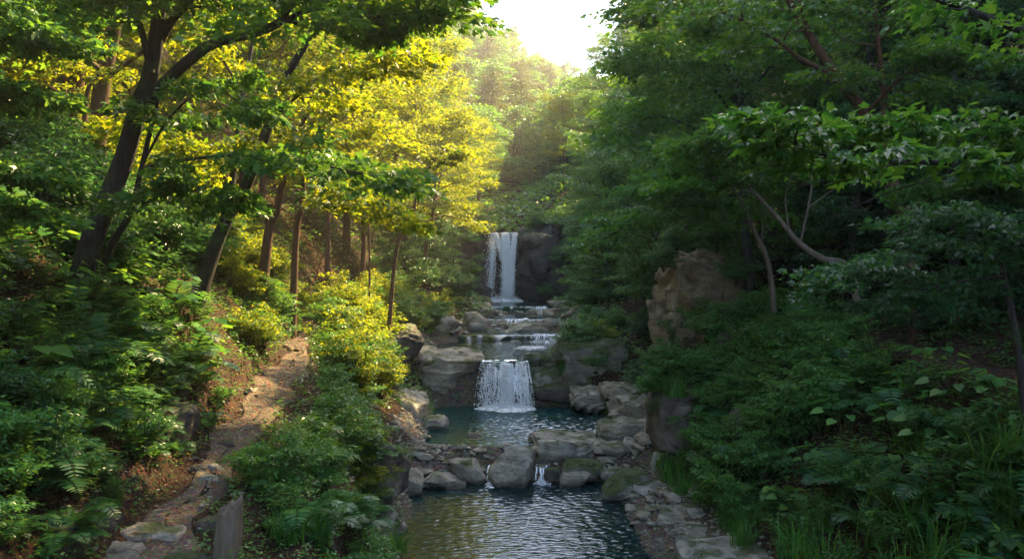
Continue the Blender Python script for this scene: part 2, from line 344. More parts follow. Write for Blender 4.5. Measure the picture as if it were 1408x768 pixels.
def tz(x, y):
    X, _ = section(y)
    z = ground(x, y)
    inp = ((x > X[:, 4]) & (x < X[:, 5]) & (y > 1) & (y < 26))
    inp2 = ((x > X[:, 13]) & (x < X[:, 14]) & (y > 1) & (y < 22))
    return z - np.where(inp | inp2, .03, 0)
xs = axis([(-320, -90, 20), (-90, -20, 2.5), (-20, -9, .5), (-9, 9, .09), (9, 20, .5), (20, 90, 2.5), (90, 320, 20)])
ys = axis([(-30, 2, 1.5), (2, 30, .1), (30, 62, .22), (62, 120, 1.5), (120, 420, 6)])
terr = ob('ground', grid_mesh('ground', xs, ys, tz), M['soil']); tag(terr, kind='structure')
# channel floor gets its own material slot
terr.data.materials.append(M['bed'])
nv = len(terr.data.polygons); cen = np.zeros(nv * 3); terr.data.polygons.foreach_get('center', cen); cen = cen.reshape(-1, 3)
Xc, _ = section(cen[:, 1]); wlv = np.array([wl(v) for v in np.unique(cen[:, 1])]); uy, inv = np.unique(cen[:, 1], return_inverse=True)
mi = ((cen[:, 0] > Xc[:, 7] - .6) & (cen[:, 0] < Xc[:, 10] + 1.6) & (cen[:, 1] < 59) & (cen[:, 2] < wlv[inv] + .75)).astype(np.int32)
terr.data.polygons.foreach_set('material_index', mi)

def path_mesh(name, ja, jb, y0, y1, seed):
    ys_ = np.arange(y0, y1, .12); n = 16; V = []
    X, _ = section(ys_)
    for k in range(n):
        t = .1 + .8 * k / (n - 1)
        wob = np.array([vnoise(np.array([[y * 1.3, k // (n // 2) * 9.0, seed]]))[0] for y in ys_]) * .16
        x = X[:, ja] + (X[:, jb] - X[:, ja]) * t + wob
        V.append(np.stack([x, ys_, ground(x, ys_) + .012 - (.05 if k in (0, n - 1) else 0)], -1))
    V = np.stack(V, 1).reshape(-1, 3); m = len(ys_)
    i = (np.arange(m - 1)[:, None] * n + np.arange(n - 1)[None, :]).ravel()
    return mesh_from(name, V, [np.stack([i, i + 1, i + n + 1, i + n], -1)], True)
tag(ob('path', path_mesh('path', 4, 5, 2, 25.5, 1), M['path']), kind='structure')
tag(ob('woodland_path', path_mesh('woodland_path', 13, 14, 2, 21.5, 2), M['soil']), kind='structure')

# ------------------------------------------------------------------ water
def waves(x, y, slope, lam, s):
    """sum of many short wind ripples running down the valley, crests sharpened"""
    rg = np.random.default_rng(s); z = np.zeros_like(x); n = 34
    wx = x + .12 * vnoise(np.stack([x * .9, y * .9, x * 0], -1), s); wy = y + .12 * vnoise(np.stack([x * .9, y * .9, x * 0 + 7], -1), s)
    for k in range(n):
        l = lam * 2.6 ** rg.uniform(-1, 1); a = rg.normal() * .75 + math.pi / 2; kx = 2 * math.pi / l * math.cos(a); ky = 2 * math.pi / l * math.sin(a)
        ph = np.sin(kx * wx + ky * wy + rg.uniform(0, 6.28)); z = z + l / (2 * math.pi) * (ph - .3 * ph ** 2)
    env = .55 + .45 * vnoise(np.stack([x * .45, y * .3, x * 0 + 3], -1), s + 1)
    return z * slope * env * math.sqrt(2 / n)
def sheet(name, x0, x1, y0, y1, z, mat, step, slope=.12, lam=.2, lip=0.0):
    xs = np.arange(x0, x1 + step, step); ys = np.arange(y0, y1 + step, step)
    def zf(x, y):
        t = np.clip(1 - (y - y0) / .45, 0, 1) if lip else 0 * x
        return z + waves(x, y, slope, lam, 40) - lip * t ** 2
    me = grid_mesh(name, xs, ys, zf)
    if lip:
        co = np.zeros(len(me.vertices) * 3, np.float32); me.vertices.foreach_get('co', co); co = co.reshape(-1, 3)
        t = np.clip(1 - (co[:, 1] - y0) / 1.2, 0, 1); co[:, 1] += t * .35 * fbm(np.stack([co[:, 0] * 1.6, co[:, 0] * 0, co[:, 0] * 0 + z], -1), 3, 8)
        me.vertices.foreach_set('co', co.ravel()); me.update()
    return tag(ob(name, me, mat), kind='structure')
sheet('lower_pool_water', -3.2, 4.0, 3, 18.7, 0.0, M['wlow'], .026, .17, .17)
sheet('middle_pool_water', -3.4, 3.8, 18.6, 25.5, .5, M['wmid'], .028, .26, .17)
sheet('upper_pool_water', -4.4, 2.4, 25.34, 33.7, 1.9, M['wup'], .06, .10, .3)
sheet('stream_water', -3.0, 3.2, 33.5, 40.1, 2.15, M['wup'], .07, .2, .4, .25)
sheet('stream_water', -2.4, 3.2, 39.9, 47.1, 2.5, M['wup'], .08, .2, .4, .35)
sheet('plunge_pool_water', -3.4, 4.0, 46.9, 59, 2.9, M['wmid'], .1, .12, .4, .4)
sheet('upper_stream_water', -2.4, 1.2, 58.9, 70, 7.92, M['wup'], .3, .05, 1.0)

# ------------------------------------------------------------------ rocks
def ico(n):
    bm = bmesh.new(); bmesh.ops.create_icosphere(bm, subdivisions=n, radius=1)
    V = np.array([v.co[:] for v in bm.verts]); F = np.array([[v.index for v in f.verts] for f in bm.faces]); bm.free(); return V, F
ICO = {n: ico(n) for n in (2, 3, 4, 5, 6)}
def rock_vf(sx, sy, sz, seed, sub=4, planes=10, flat=.0, strata=.04, rough=.05, lo=.5, boxy=.5, frac=.075):
    rg = np.random.default_rng(seed); V, F = ICO[sub]; V = V.copy()
    V = np.sign(V) * np.abs(V) ** boxy
    for k in range(planes):
        n = rg.normal(size=3); n /= np.linalg.norm(n)
        if k == 0 and flat > 0: n = np.array([rg.normal() * .12, rg.normal() * .12, 1.0]); n /= np.linalg.norm(n); d = 1 - flat
        else: d = rg.uniform(lo + .12, 1.15)
        t = V @ n - d; V = V - np.maximum(t, 0)[:, None] * n * .97
    mxs = np.abs(V).max(0); V = V / mxs
    S = np.array([sx, sy, sz]); P = V * S; sc = (sx * sy * sz) ** (1 / 3)
    nrm = V / S; nrm /= np.linalg.norm(nrm, axis=1)[:, None]
    q = P / sc + seed * 3.1
    K = 34; ck = rg.normal(size=(K, 3)); ck = ck / np.linalg.norm(ck, axis=1)[:, None] * np.array([sx, sy, sz]) / sc
    qw = q - seed * 3.1; qw = qw + .12 * np.stack([vnoise(q * 2 + o, seed) for o in (0, 31, 57)], -1)
    near = ((qw[:, None] - ck[None]) ** 2).sum(-1).argmin(1); gk = rg.normal(size=(K, 3)) * .55; ak = rg.uniform(-1, 1, K)
    fr = np.clip(ak[near] + ((qw - ck[near]) * gk[near]).sum(-1), -1.6, 1.6)
    tl = np.array([rg.uniform(-.3, .3), rg.uniform(-.3, .3), 1])
    lay = (q @ tl) * 4.5 + vnoise(q * 1.2, seed) * .8
    saw = np.abs((lay % 1) - .5) * 2
    P = P + nrm * sc * (frac * fr[:, None] + strata * (saw - .5)[:, None] + rough * fbm(q * 1.5, 6, seed, .6)[:, None] - .07 * np.clip((1 - np.abs(vnoise(q * 1.7 + 9, seed)) - .94) / .06, 0, 1)[:, None])
    return P, F

def rock(name, p, size, mat, seed, label, cat='rock', group=None, rz=0.0, tilt=0.0, **kw):
    V, F = rock_vf(*size, seed, **kw)
    o = ob(name, mesh_from(name, V, [F], True), mat, None, p); o.rotation_euler = (tilt, 0, rz)
    o.data.polygons.foreach_set('use_smooth', np.ones(len(F), dtype=bool))
    return tag(o, label, cat, group)

def prock(px, py, w, h, d, mat, seed, label, name='boulder', depth=None, cat='boulder', group=None, **kw):
    """boulder whose middle shows at px,py in a w x h box, at depth d"""
    c = at(px, py, d); s = d / FPX
    sx, sz = w * s / 2, h * s / 2; sy = depth if depth else (sx * .8)
    return rock(name, c, (sx, sy, sz), mat, seed, label, cat, group, **kw)

# boulders in and around the two near pools
prock(703, 640, 62, 62, 17.7, M['stone'], 11, 'pale angular boulder standing in the middle of the outflow between the two pools', depth=.5, sub=5, planes=9, lo=.45)
prock(640, 646, 56, 36, 17.9, M['stone'], 12, 'rounded tan boulder just left of the central boulder at the pool outflow', sub=5, flat=.2)
prock(610, 664, 62, 30, 17.4, M['stone'], 13, 'low wedge shaped stone with its dark side to the lower pool, left shore', sub=5, tilt=.1)
prock(566, 664, 36, 42, 16.8, M['stone'], 14, 'grey triangular slab leaning against the dark boulder on the left shore', planes=8, sub=5, lo=.4)
prock(513, 645, 92, 84, 13.6, M['brown'], 15, 'big dark brown boulder under the bushes of the left bank', depth=.7, sub=5, planes=9, lo=.5)
prock(651, 628, 32, 20, 19.0, M['stone'], 16, 'small oval stone behind the central boulder on the left shore', sub=4)
prock(592, 583, 48, 26, 21.5, M['stone2'], 17, 'flat grey stone at the left edge of the middle pool', sub=5, flat=.3)
prock(556, 558, 70, 50, 21.8, M['stone2'], 18, 'reddish sloping rock on the left shore of the middle pool below the bushes', sub=5, depth=.9)
prock(648, 607, 26, 22, 20.3, M['darkrock'], 19, 'dark pointed stone on the pebble shore of the middle pool', sub=4)
prock(778, 618, 100, 56, 19.3, M['stone2'], 20, 'broad flat pale slab between the two pools on the right', depth=1.15, sub=6, flat=.35, planes=10, lo=.6, strata=.07)
prock(860, 672, 66, 50, 16.6, M['moss'], 21, 'mossy round boulder at the right edge of the lower pool', depth=.6, sub=5)
prock(900, 678, 44, 32, 16.4, M['stone'], 22, 'grey stone lying against the right side of the mossy boulder', sub=5)
prock(790, 659, 44, 26, 17.6, M['stone'], 23, 'grey slanting block at the pool outflow, right of the white trickle', sub=5, flat=.2)
prock(800, 642, 54, 30, 17.9, M['moss'], 24, 'green stained stone leaning on the front of the broad slab', sub=5)
prock(759, 652, 22, 20, 17.6, M['darkrock'], 25, 'small wet dark stone beside the right trickle', sub=4)
prock(748, 634, 26, 16, 18.3, M['darkrock'], 26, 'wet rusty stone in the middle of the right trickle', sub=4)
prock(850, 650, 50, 22, 17.8, M['stone'], 27, 'flat pale stone lying behind the mossy boulder', sub=5, flat=.3)
prock(846, 632, 60, 26, 18.6, M['stone'], 28, 'long grey stone right of the broad slab', sub=5, flat=.25)
prock(893, 624, 52, 28, 18.0, M['stone'], 29, 'tan block below the big shrub covered boulder', sub=5)
prock(880, 566, 84, 40, 21.6, M['stone2'], 30, 'light layered ledge at the right shore of the middle pool, upper one', depth=1.0, sub=6, strata=.12, flat=.2)
prock(866, 598, 90, 46, 20.2, M['stone2'], 31, 'light layered ledge at the right shore of the middle pool, lower one', depth=.9, sub=6, strata=.13, flat=.2)
prock(920, 598, 50, 28, 18.4, M['moss'], 32, 'dark mossy stone at the foot of the shrub covered boulder', sub=5)
prock(908, 636, 30, 30, 17.0, M['stone'], 33, 'square grey stone beside the grass tuft on the right shore', sub=5)
prock(956, 578, 124, 96, 17.5, M['brown'], 34, 'large dark rounded boulder with a shrub growing over its top', depth=1.1, sub=6, planes=10, lo=.6, strata=.015)
prock(1020, 590, 70, 60, 15.5, M['brown'], 35, 'dark boulder sunk in the ferns right of the large shrub covered boulder', sub=5)
prock(1010, 478, 62, 66, 19.6, M['brown'], 36, 'brown rock showing through the mound of shrubs on the right bank', sub=5, depth=.6)
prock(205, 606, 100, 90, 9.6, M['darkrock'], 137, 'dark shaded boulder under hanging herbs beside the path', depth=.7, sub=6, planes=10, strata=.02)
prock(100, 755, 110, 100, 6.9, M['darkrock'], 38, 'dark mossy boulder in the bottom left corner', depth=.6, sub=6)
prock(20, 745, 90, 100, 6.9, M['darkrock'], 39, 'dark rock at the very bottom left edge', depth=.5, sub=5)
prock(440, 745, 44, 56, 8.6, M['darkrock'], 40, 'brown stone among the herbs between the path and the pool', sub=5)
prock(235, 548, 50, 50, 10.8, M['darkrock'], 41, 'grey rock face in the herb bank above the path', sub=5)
prock(985, 740, 120, 22, 13.4, M['stone'], 42, 'cracked pale flagstone ledge at the right edge of the lower pool', depth=1.1, sub=6, flat=.4, planes=8, lo=.7)
prock(935, 712, 70, 18, 14.4, M['stone'], 43, 'low pale shelf of rock at the waterline of the right shore', depth=.6, sub=6, flat=.4, planes=8, lo=.7)
prock(1000, 765, 130, 22, 12.2, M['stone'], 44, 'flat pale rock shelf at the bottom edge right of the pool', depth=.8, sub=6, flat=.4, planes=8, lo=.7)
prock(520, 715, 50, 24, 13.4, M['stone'], 45, 'low grey stone at the foot of the left bank by the lower pool', sub=5)
# lower falls: the dam of slabs
prock(612, 510, 110, 62, 26.3, M['tan'], 51, 'pale sloping slab at the left lip of the lower waterfall', depth=1.1, sub=6, flat=.25, planes=10, lo=.6, tilt=.12, strata=.08)
prock(590, 538, 110, 46, 26.0, M['moss'], 52, 'dark undercut ledge below the pale slab left of the lower waterfall', depth=.7, sub=6, strata=.14)
prock(648, 535, 54, 44, 26.0, M['darkrock'], 53, 'wet dark ledge at the left foot of the lower waterfall', depth=.5, sub=5, strata=.14)
prock(694, 530, 90, 66, 26.3, M['darkrock'], 54, 'wet dark rock wall behind the lower waterfall', depth=.75, sub=6, flat=.15, planes=6, lo=.75, strata=.08)
prock(748, 512, 60, 56, 26.1, M['moss'], 55, 'green stained rock at the right lip of the lower waterfall', depth=.8, sub=6, strata=.12, flat=.2)
prock(808, 500, 110, 76, 26.4, M['moss'], 56, 'large mossy boulder with bushes on top right of the lower waterfall', depth=1.2, sub=6, planes=9, strata=.02)
prock(775, 540, 80, 26, 25.4, M['darkrock'], 57, 'dark wet slab at the right foot of the lower waterfall', depth=.6, sub=5)
prock(840, 545, 110, 34, 24.4, M['stone2'], 58, 'layered brown ledge on the right shore behind the middle pool', depth=.9, sub=6, strata=.15, flat=.3)
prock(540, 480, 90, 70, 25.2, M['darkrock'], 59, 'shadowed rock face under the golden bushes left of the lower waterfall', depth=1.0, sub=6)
prock(855, 535, 60, 22, 23.2, M['tan'], 60, 'pale slab above the layered ledges on the right shore', depth=.8, sub=5, flat=.3)
prock(668, 502, 12, 9, 25.35, M['darkrock'], 84, 'small wet stone poking through the lip of the lower waterfall, left', sub=4, name='stone', cat='stone')
prock(704, 499, 11, 6, 25.36, M['darkrock'], 85, 'small wet stone poking through the lip of the lower waterfall, middle', sub=4, name='stone', cat='stone')
prock(722, 503, 10, 9, 25.33, M['darkrock'], 86, 'small wet stone poking through the lip of the lower waterfall, right', sub=4, name='stone', cat='stone')
# cliffs
def cliff(name, blocks, mat, label, cat='cliff'):
    V = []; F = []; n = 0
    for (px, py, w, h, d, dep, seed, st) in blocks:
        c = at(px, py, d); s = d / FPX
        v, f = rock_vf(w * s / 2, dep, h * s / 2, seed, sub=6 if d < 30 else 5, planes=9, strata=st, rough=.08, lo=.5, boxy=.45, frac=.17 if d < 30 else .13)
        rr = np.random.default_rng(seed + 7); a1, a2 = rr.uniform(-.35, .35), rr.uniform(-.6, .6)
        Ry = np.array([[math.cos(a1), 0, math.sin(a1)], [0, 1, 0], [-math.sin(a1), 0, math.cos(a1)]]); Rz = np.array([[math.cos(a2), -math.sin(a2), 0], [math.sin(a2), math.cos(a2), 0], [0, 0, 1]])
        v = v @ Ry.T @ Rz.T
        V.append(v + c); F.append(f + n); n += len(v)
    V = np.concatenate(V); base = V.mean(0) * np.array([1, 1, 0]) + np.array([0, 0, V[:, 2].min()])
    return tag(ob(name, mesh_from(name, V - base, [np.concatenate(F)], True), mat, None, base), label, cat)
cliff('rock_outcrop', [(985, 378, 60, 62, 24.2, .8, 61, .01), (948, 384, 46, 84, 24.4, .7, 62, .01), (965, 420, 66, 46, 23.7, .7, 63, .01), (925, 412, 44, 86, 24.2, .7, 64, .01), (1002, 412, 46, 56, 23.7, .6, 65, .01), (940, 455, 56, 50, 23.4, .6, 66, .01), (978, 452, 50, 50, 23.2, .6, 67, .01), (908, 440, 34, 64, 24, .6, 68, .01), (965, 360, 50, 34, 24.7, .6, 69, .01)], M['ochre'],
      'tall ochre rock outcrop with dark cracks on the right bank', 'rock')
cliff('waterfall_cliff', [(748, 350, 70, 90, 58.6, 1.6, 71, .08), (728, 330, 40, 34, 58.4, .8, 171, .08), (735, 375, 46, 60, 58.2, .9, 172, .12), (775, 400, 70, 40, 57.5, 1.2, 173, .12), (650, 400, 50, 40, 57.8, 1.2, 174, .12), (668, 345, 24, 50, 59.2, .8, 175, .06), (765, 380, 110, 90, 59.2, 2.2, 72, .1), (820, 360, 80, 120, 58, 2.5, 73, .1), (693, 372, 60, 96, 60.6, 1.6, 74, .06),
      (655, 375, 60, 100, 59.6, 1.8, 75, .1), (620, 370, 60, 110, 58.6, 2, 76, .1), (725, 400, 50, 40, 59, 1, 77, .1), (790, 320, 90, 60, 61, 2, 78, .1)], M['darkrock'],
      'dark rock wall around the upper waterfall')
prock(736, 336, 40, 30, 57.8, M['brown'], 179, 'bulging brown rock at the right lip of the upper waterfall', depth=1.2, sub=5, cat='rock', name='rock')
prock(762, 428, 60, 22, 50, M['tan'], 80, 'pale flat boulder right of the plunge pool under the upper waterfall', depth=1.2, sub=5, flat=.3, cat='rock', name='rock')
prock(800, 430, 60, 24, 47, M['tan'], 81, 'long grey slab on the right bank below the upper waterfall', depth=1.2, sub=5, flat=.3, cat='rock', name='rock')
prock(655, 420, 44, 26, 50, M['moss'], 82, 'mossy rounded rock left of the plunge pool', depth=1.0, sub=5, cat='rock', name='rock')
prock(830, 462, 70, 24, 34, M['tan'], 83, 'brown sloping slab on the right bank of the upper stream', depth=1.2, sub=5, flat=.3, cat='rock', name='rock')

# small stones: stream bed above the falls, pebble shore, right shore
STM = []
for i in range(3):
    V, F = rock_vf(1, .8, .55, 200 + i, sub=3, planes=9, strata=.06); STM.append(mesh_from('stone', V, [F], True))
for i in range(3):
    V, F = rock_vf(1, .75, .3, 210 + i, sub=3, planes=9, strata=.1, flat=.3); STM.append(mesh_from('stone', V, [F], True))
for i, m in enumerate(STM): m.materials.append(M['stone'] if i % 2 else M['tan'])
rs = random.Random(5)
def stones(n, xr, yr, s0, s1, label, group, zoff=.15, name='stone', cond=None):
    k = 0; t = 0
    while k < n and t < n * 40:
        t += 1
        y = rs.uniform(*yr); x = rs.uniform(*(xr(y) if callable(xr) else xr))
        if cond and not cond(x, y): continue
        s = s0 * (s1 / s0) ** (rs.random() ** 1.6); gz = g1(x, y)
        o = ob(name, rs.choice(STM), None, None, (x, y, gz + s * zoff)); o.scale = (s, s * rs.uniform(.7, 1.1), s * rs.uniform(.7, 1.2))
        o.rotation_euler = (rs.uniform(-.25, .25), rs.uniform(-.25, .25), rs.uniform(0, 6.3))
        tag(o, label, name, group); k += 1
def chan(y, a=7, b=10, m=0.0):
    X, _ = section(np.array([y])); return X[0, a] - m, X[0, b] + m
stones(60, lambda y: chan(y, m=.9), (33.2, 50), .12, .55, 'brown stone in the shallow stream between the two waterfalls', 'stones in the upper stream', .25)
stones(44, lambda y: chan(y, m=1.3), (33.8, 50), .3, .8, 'low flat rock in the rapids below the upper waterfall', 'flat rocks in the rapids', .1, name='rock')
stones(16, lambda y: chan(y, m=.4), (26.2, 33), .1, .3, 'small stone in the still water above the lower waterfall', 'stones above the lower waterfall', .35, cond=lambda x, y: x < -1.4 or x > .5)
stones(50, (-2.7, -1.1), (16.6, 20.4), .06, .26, 'small pale stone on the pebble shore left of the outflow', 'stones on the pebble shore', .2)
stones(76, (1.9, 3.9), (14.2, 21.8), .09, .36, 'pale stone lying among the boulders of the right shore', 'stones on the right shore', .3)
stones(16, (-1.6, 1.9), (33.3, 34.0), .14, .4, 'low stone on the first ledge of the upper stream', 'stones on the first ledge', .2, cond=lambda x, y: not .8 < x < 1.8)
stones(14, (-1.4, 2.4), (39.8, 40.5), .16, .45, 'low stone on the second ledge of the upper stream', 'stones on the second ledge', .2)
stones(18, (-2.0, 2.6), (46.8, 47.6), .18, .55, 'low stone on the rim of the plunge pool', 'stones on the rim of the plunge pool', .2)
stones(14, (-1.9, -.45), (17.7, 18.9), .08, .24, 'stone in the bar of rocks left of the central boulder', 'stones in the left bar', .25)
stones(10, (.75, 1.7), (17.7, 18.9), .08, .22, 'stone in the bar of rocks in front of the broad slab', 'stones in the right bar', .25)
stones(14, (.2, 1.3), (17.6, 18.7), .07, .2, 'wet stone in the trickles between the two pools', 'stones in the outflow', .5)
stones(10, (-.8, .0), (17.6, 18.7), .07, .17, 'wet stone in the left trickle between the two pools', 'stones in the left trickle', .5)
stones(14, (-2.3, -1.5), (12, 16.5), .05, .16, 'small stone at the foot of the left bank by the lower pool', 'stones under the left bank', .3)
# flat stones set in the path
PS = [(205, 742, 110, 26, 7.3), (300, 722, 70, 18, 7.6), (165, 757, 70, 22, 6.9), (262, 757, 80, 20, 6.9), (285, 668, 44, 16, 8.7), (275, 652, 36, 14, 9.0), (293, 655, 34, 14, 9.1), (312, 614, 30, 12, 10.2), (345, 545, 20, 8, 12.8), (360, 520, 22, 7, 14)]
for i, (px, py, w, h, d) in enumerate(PS):
    x = (px - 704) / FPX * d; z = g1(x, d); s = d / FPX
    o = rock('path_stone', (x, d, z + .0), (w * s * .42, w * s * .3, .08), M['brown'] if i % 2 else M['tan'], 300 + i, 'flat grey stone bedded in the dirt path on the left', 'stone', 'flat stones in the path', sub=5, flat=.3, planes=14, lo=.5, rough=.1)

# gravel as one mass
def gravel(n, xr, yr, s0, s1, name, mat, seed):
    rg = np.random.default_rng(seed); V0, F0 = ICO[2]
    x = rg.uniform(*xr, n); y = rg.uniform(*yr, n); z = ground(x, y)
    s = s0 * (s1 / s0) ** rg.random(n)
    sc = np.stack([s, s * rg.uniform(.6, 1, n), s * rg.uniform(.4, .8, n)], -1)
    jit = 1 + rg.uniform(-.2, .2, (n, len(V0)))
    V = V0[None] * jit[..., None] * sc[:, None] + np.stack([x, y, z + s * .2], -1)[:, None]
    F = F0[None] + (np.arange(n) * len(V0))[:, None, None]
    return tag(ob(name, mesh_from(name, V.reshape(-1, 3), [F.reshape(-1, 3)]), mat), 'fine gravel and pebbles', 'gravel', kind='stuff')
gravel(2600, (-2.9, -1.0), (12, 21), .012, .05, 'gravel', M['stone'], 1)
gravel(2200, (1.9, 4.0), (11, 22), .012, .05, 'gravel', M['stone'], 2)
gravel(700, (-4.8, -2.4), (6, 15), .008, .03, 'path_gravel', M['tan'], 3)

# ------------------------------------------------------------------ leaves, tubes, trees
KITE = (np.array([(0, 0, 0), (.42, .30, .06), (1, 0, -.05), (.42, -.30, .06)]), [np.array([[0, 1, 2, 3]])])
LONG = (np.array([(0, 0, 0), (.3, .16, .04), (.65, .13, .02), (1, 0, -.12), (.65, -.13, .02), (.3, -.16, .04)]), [np.array([[0, 1, 2, 5], [5, 2, 3, 4]])])
_a = []
for k, (r, ang) in enumerate([(.0, 180), (.42, 118), (.26, 95), (.62, 62), (.34, 38), (.95, 0), (.34, -38), (.62, -62), (.26, -95), (.42, -118)]):
    _a.append((.25 + r * math.cos(R(ang)) if k else 0, r * math.sin(R(ang)), .07 if abs(ang) in (95, 38) else -.16 if ang == 0 else -.10 if abs(ang) == 62 else 0))
MAPLE = (np.array([(.28, 0, -.02)] + _a), [np.array([[0, i, i + 1] for i in range(1, 10)] + [[0, 10, 1]])])
HEART = (np.array([(0, 0, 0), (-.12, .25, .05), (.15, .42, .07), (.55, .34, .03), (1, 0, -.12), (.55, -.34, .03), (.15, -.42, .07), (-.12, -.25, .05)]), [np.array([[0, 1, 2, 3], [0, 3, 4, 5], [0, 5, 6, 7]])])

def norm(a): return a / np.maximum(np.linalg.norm(a, axis=-1, keepdims=True), 1e-9)
def leaves_vf(P, D, Nn, S, tpl):
    V0, Fs = tpl; D = norm(D); B = norm(np.cross(Nn, D)); Nn = np.cross(D, B)
    V = P[:, None] + S[:, None, None] * (V0[None, :, 0:1] * D[:, None] + V0[None, :, 1:2] * B[:, None] + V0[None, :, 2:3] * Nn[:, None])
    off = (np.arange(len(P)) * len(V0))[:, None, None]
    return V.reshape(-1, 3), [(f[None] + off).reshape(-1, f.shape[1]) for f in Fs]

def smooth_poly(pts, n):
    p = np.array(pts, float); 
    if len(p) < 3: t = np.linspace(0, 1, n)[:, None]; return p[0] * (1 - t) + p[-1] * t
    q = np.concatenate([[2 * p[0] - p[1]], p, [2 * p[-1] - p[-2]]]); out = []
    seg = len(p) - 1
    for u in np.linspace(0, seg - 1e-6, n):
        i = int(u); t = u - i; a, b, c, d = q[i:i + 4]
        out.append(.5 * (2 * b + (c - a) * t + (2 * a - 5 * b + 4 * c - d) * t * t + (3 * b - a - 3 * c + d) * t ** 3))
    return np.array(out)

class TB:
    def __init__(s, seed):
        s.rg = np.random.default_rng(seed); s.V = []; s.F = []; s.n = 0; s.L = []
    def tube(s, P, r0, r1, sides=7, flare=0.0, knob=0.0):
        P = np.asarray(P); n = len(P); t = np.linspace(0, 1, n)
        r = r0 + (r1 - r0) * t
        if flare: r = r * (1 + flare * np.exp(-t * 14))
        if knob: r = r * (1 + knob * s.rg.normal(size=n))
        T = norm(np.gradient(P, axis=0)); up = np.array([0.3, .2, 1.0]); 
        if abs(T[0, 2]) > .8: up = np.array([1, .3, 0.0])
        A = norm(np.cross(T, up)); B = np.cross(T, A)
        a = np.linspace(0, 2 * np.pi, sides, endpoint=False)
        V = P[:, None] + r[:, None, None] * (np.cos(a)[None, :, None] * A[:, None] + np.sin(a)[None, :, None] * B[:, None])
        i = np.arange(n - 1)[:, None] * sides; j = np.arange(sides)[None, :]; j2 = (j + 1) % sides
        F = np.stack([i + j, i + j2, i + sides + j2, i + sides + j], -1).reshape(-1, 4)
        s.V.append(V.reshape(-1, 3)); s.F.append(F + s.n); s.n += n * sides
    def pad(s, c, out, R_, n, ls, tpl=KITE, thick=.1, tilt=.45, droop=.25):
        rg = s.rg; a = rg.uniform(0, 2 * np.pi, n); r = np.sqrt(rg.random(n)) * R_
        o = norm(np.array([out[0], out[1], 0.0]) + 1e-6); w = np.array([-o[1], o[0], 0])
        x = r * np.cos(a); y = r * np.sin(a) * .8
        P = c + x[:, None] * o + y[:, None] * w
        P[:, 2] += -droop * (r ** 2) / max(R_, .01) + out[2] * x * .5 + rg.normal(size=n) * thick * R_
        D = o * 1.0 + .9 * (x[:, None] * o + y[:, None] * w) / R_ + rg.normal(size=(n, 3)) * .4; D[:, 2] -= .25
        Nn = np.array([0, 0, 1.0]) + rg.normal(size=(n, 3)) * (tilt if tpl is not MAPLE else tilt * 1.3)
        s.L.append((P, D, Nn, ls * rg.uniform(.45 if tpl is MAPLE else .6, 1.3, n), tpl))
    def branch(s, p, d, L, bend=.25, up=.0, n=8):
        rg = s.rg; d = norm(np.array(d, float)); P = [np.array(p, float)]
        for k in range(n - 1):
            d = norm(d + rg.normal(size=3) * bend * .5 + np.array([0, 0, up])); P.append(P[-1] + d * L / (n - 1))
        return np.array(P)
    def foliate(s, P, r, f0, n, L, R_, nl, ls, tpl=KITE, pads=3, up=0.02, flat=.25):
        """side twigs with flat sprays of leaves along branch P"""
        rg = s.rg; m = len(P)
        for k in range(n):
            f = f0 + (1 - f0) * (k + rg.random() * .8) / n; i = min(int(f * (m - 1)), m - 2)
            q = P[i] + (P[i + 1] - P[i]) * (f * (m - 1) - i); t = norm(P[i + 1] - P[i])
            side = np.array([-t[1], t[0], 0.0]) * (1 if k % 2 else -1)
            if np.linalg.norm(side) < .25: a = rg.uniform(0, 6.28); side = np.array([math.cos(a), math.sin(a), 0])
            d = norm(norm(side) * rg.uniform(.5, 1.2) + t * rg.uniform(.2, .9) * np.array([1, 1, flat]) + rg.normal(size=3) * .1)
            l = L * rg.uniform(.6, 1.2) * (1.15 - .5 * f)
            Q = s.branch(q, d, l, .3, up, 5); s.tube(Q, r * .35, r * .08, 4)
            for w in range(pads):
                g = 1 - w / max(pads, 1) * .75; j = g * (len(Q) - 1); jj = min(int(j), len(Q) - 2)
                c = Q[jj] + (Q[jj + 1] - Q[jj]) * (j - jj)
                if w: c = c + rg.normal(size=3) * np.array([.4, .4, .1]) * R_ * .7
                s.pad(c, Q[jj + 1] - Q[jj], R_ * rg.uniform(.7, 1.15), int(nl * rg.uniform(.6, 1.2)), ls, tpl)
        s.pad(P[-1], P[-1] - P[-2], R_, nl, ls, tpl)
    def wood(s, name='trunk'):
        return mesh_from(name, np.concatenate(s.V), [np.concatenate(s.F)], True)
    def foliage(s, name='crown'):
        groups = {}
        for P, D, Nn, S, tpl in s.L: groups.setdefault(id(tpl), (tpl, []))[1].append((P, D, Nn, S))
        V = []; F = []; n = 0
        for tpl, l in groups.values():
            v, fs = leaves_vf(*[np.concatenate(x) for x in zip(*l)], tpl)
            V.append(v); F += [f + n for f in fs]; n += len(v)
        return mesh_from(name, np.concatenate(V), F)
    def count(s): return sum(len(l[0]) for l in s.L)

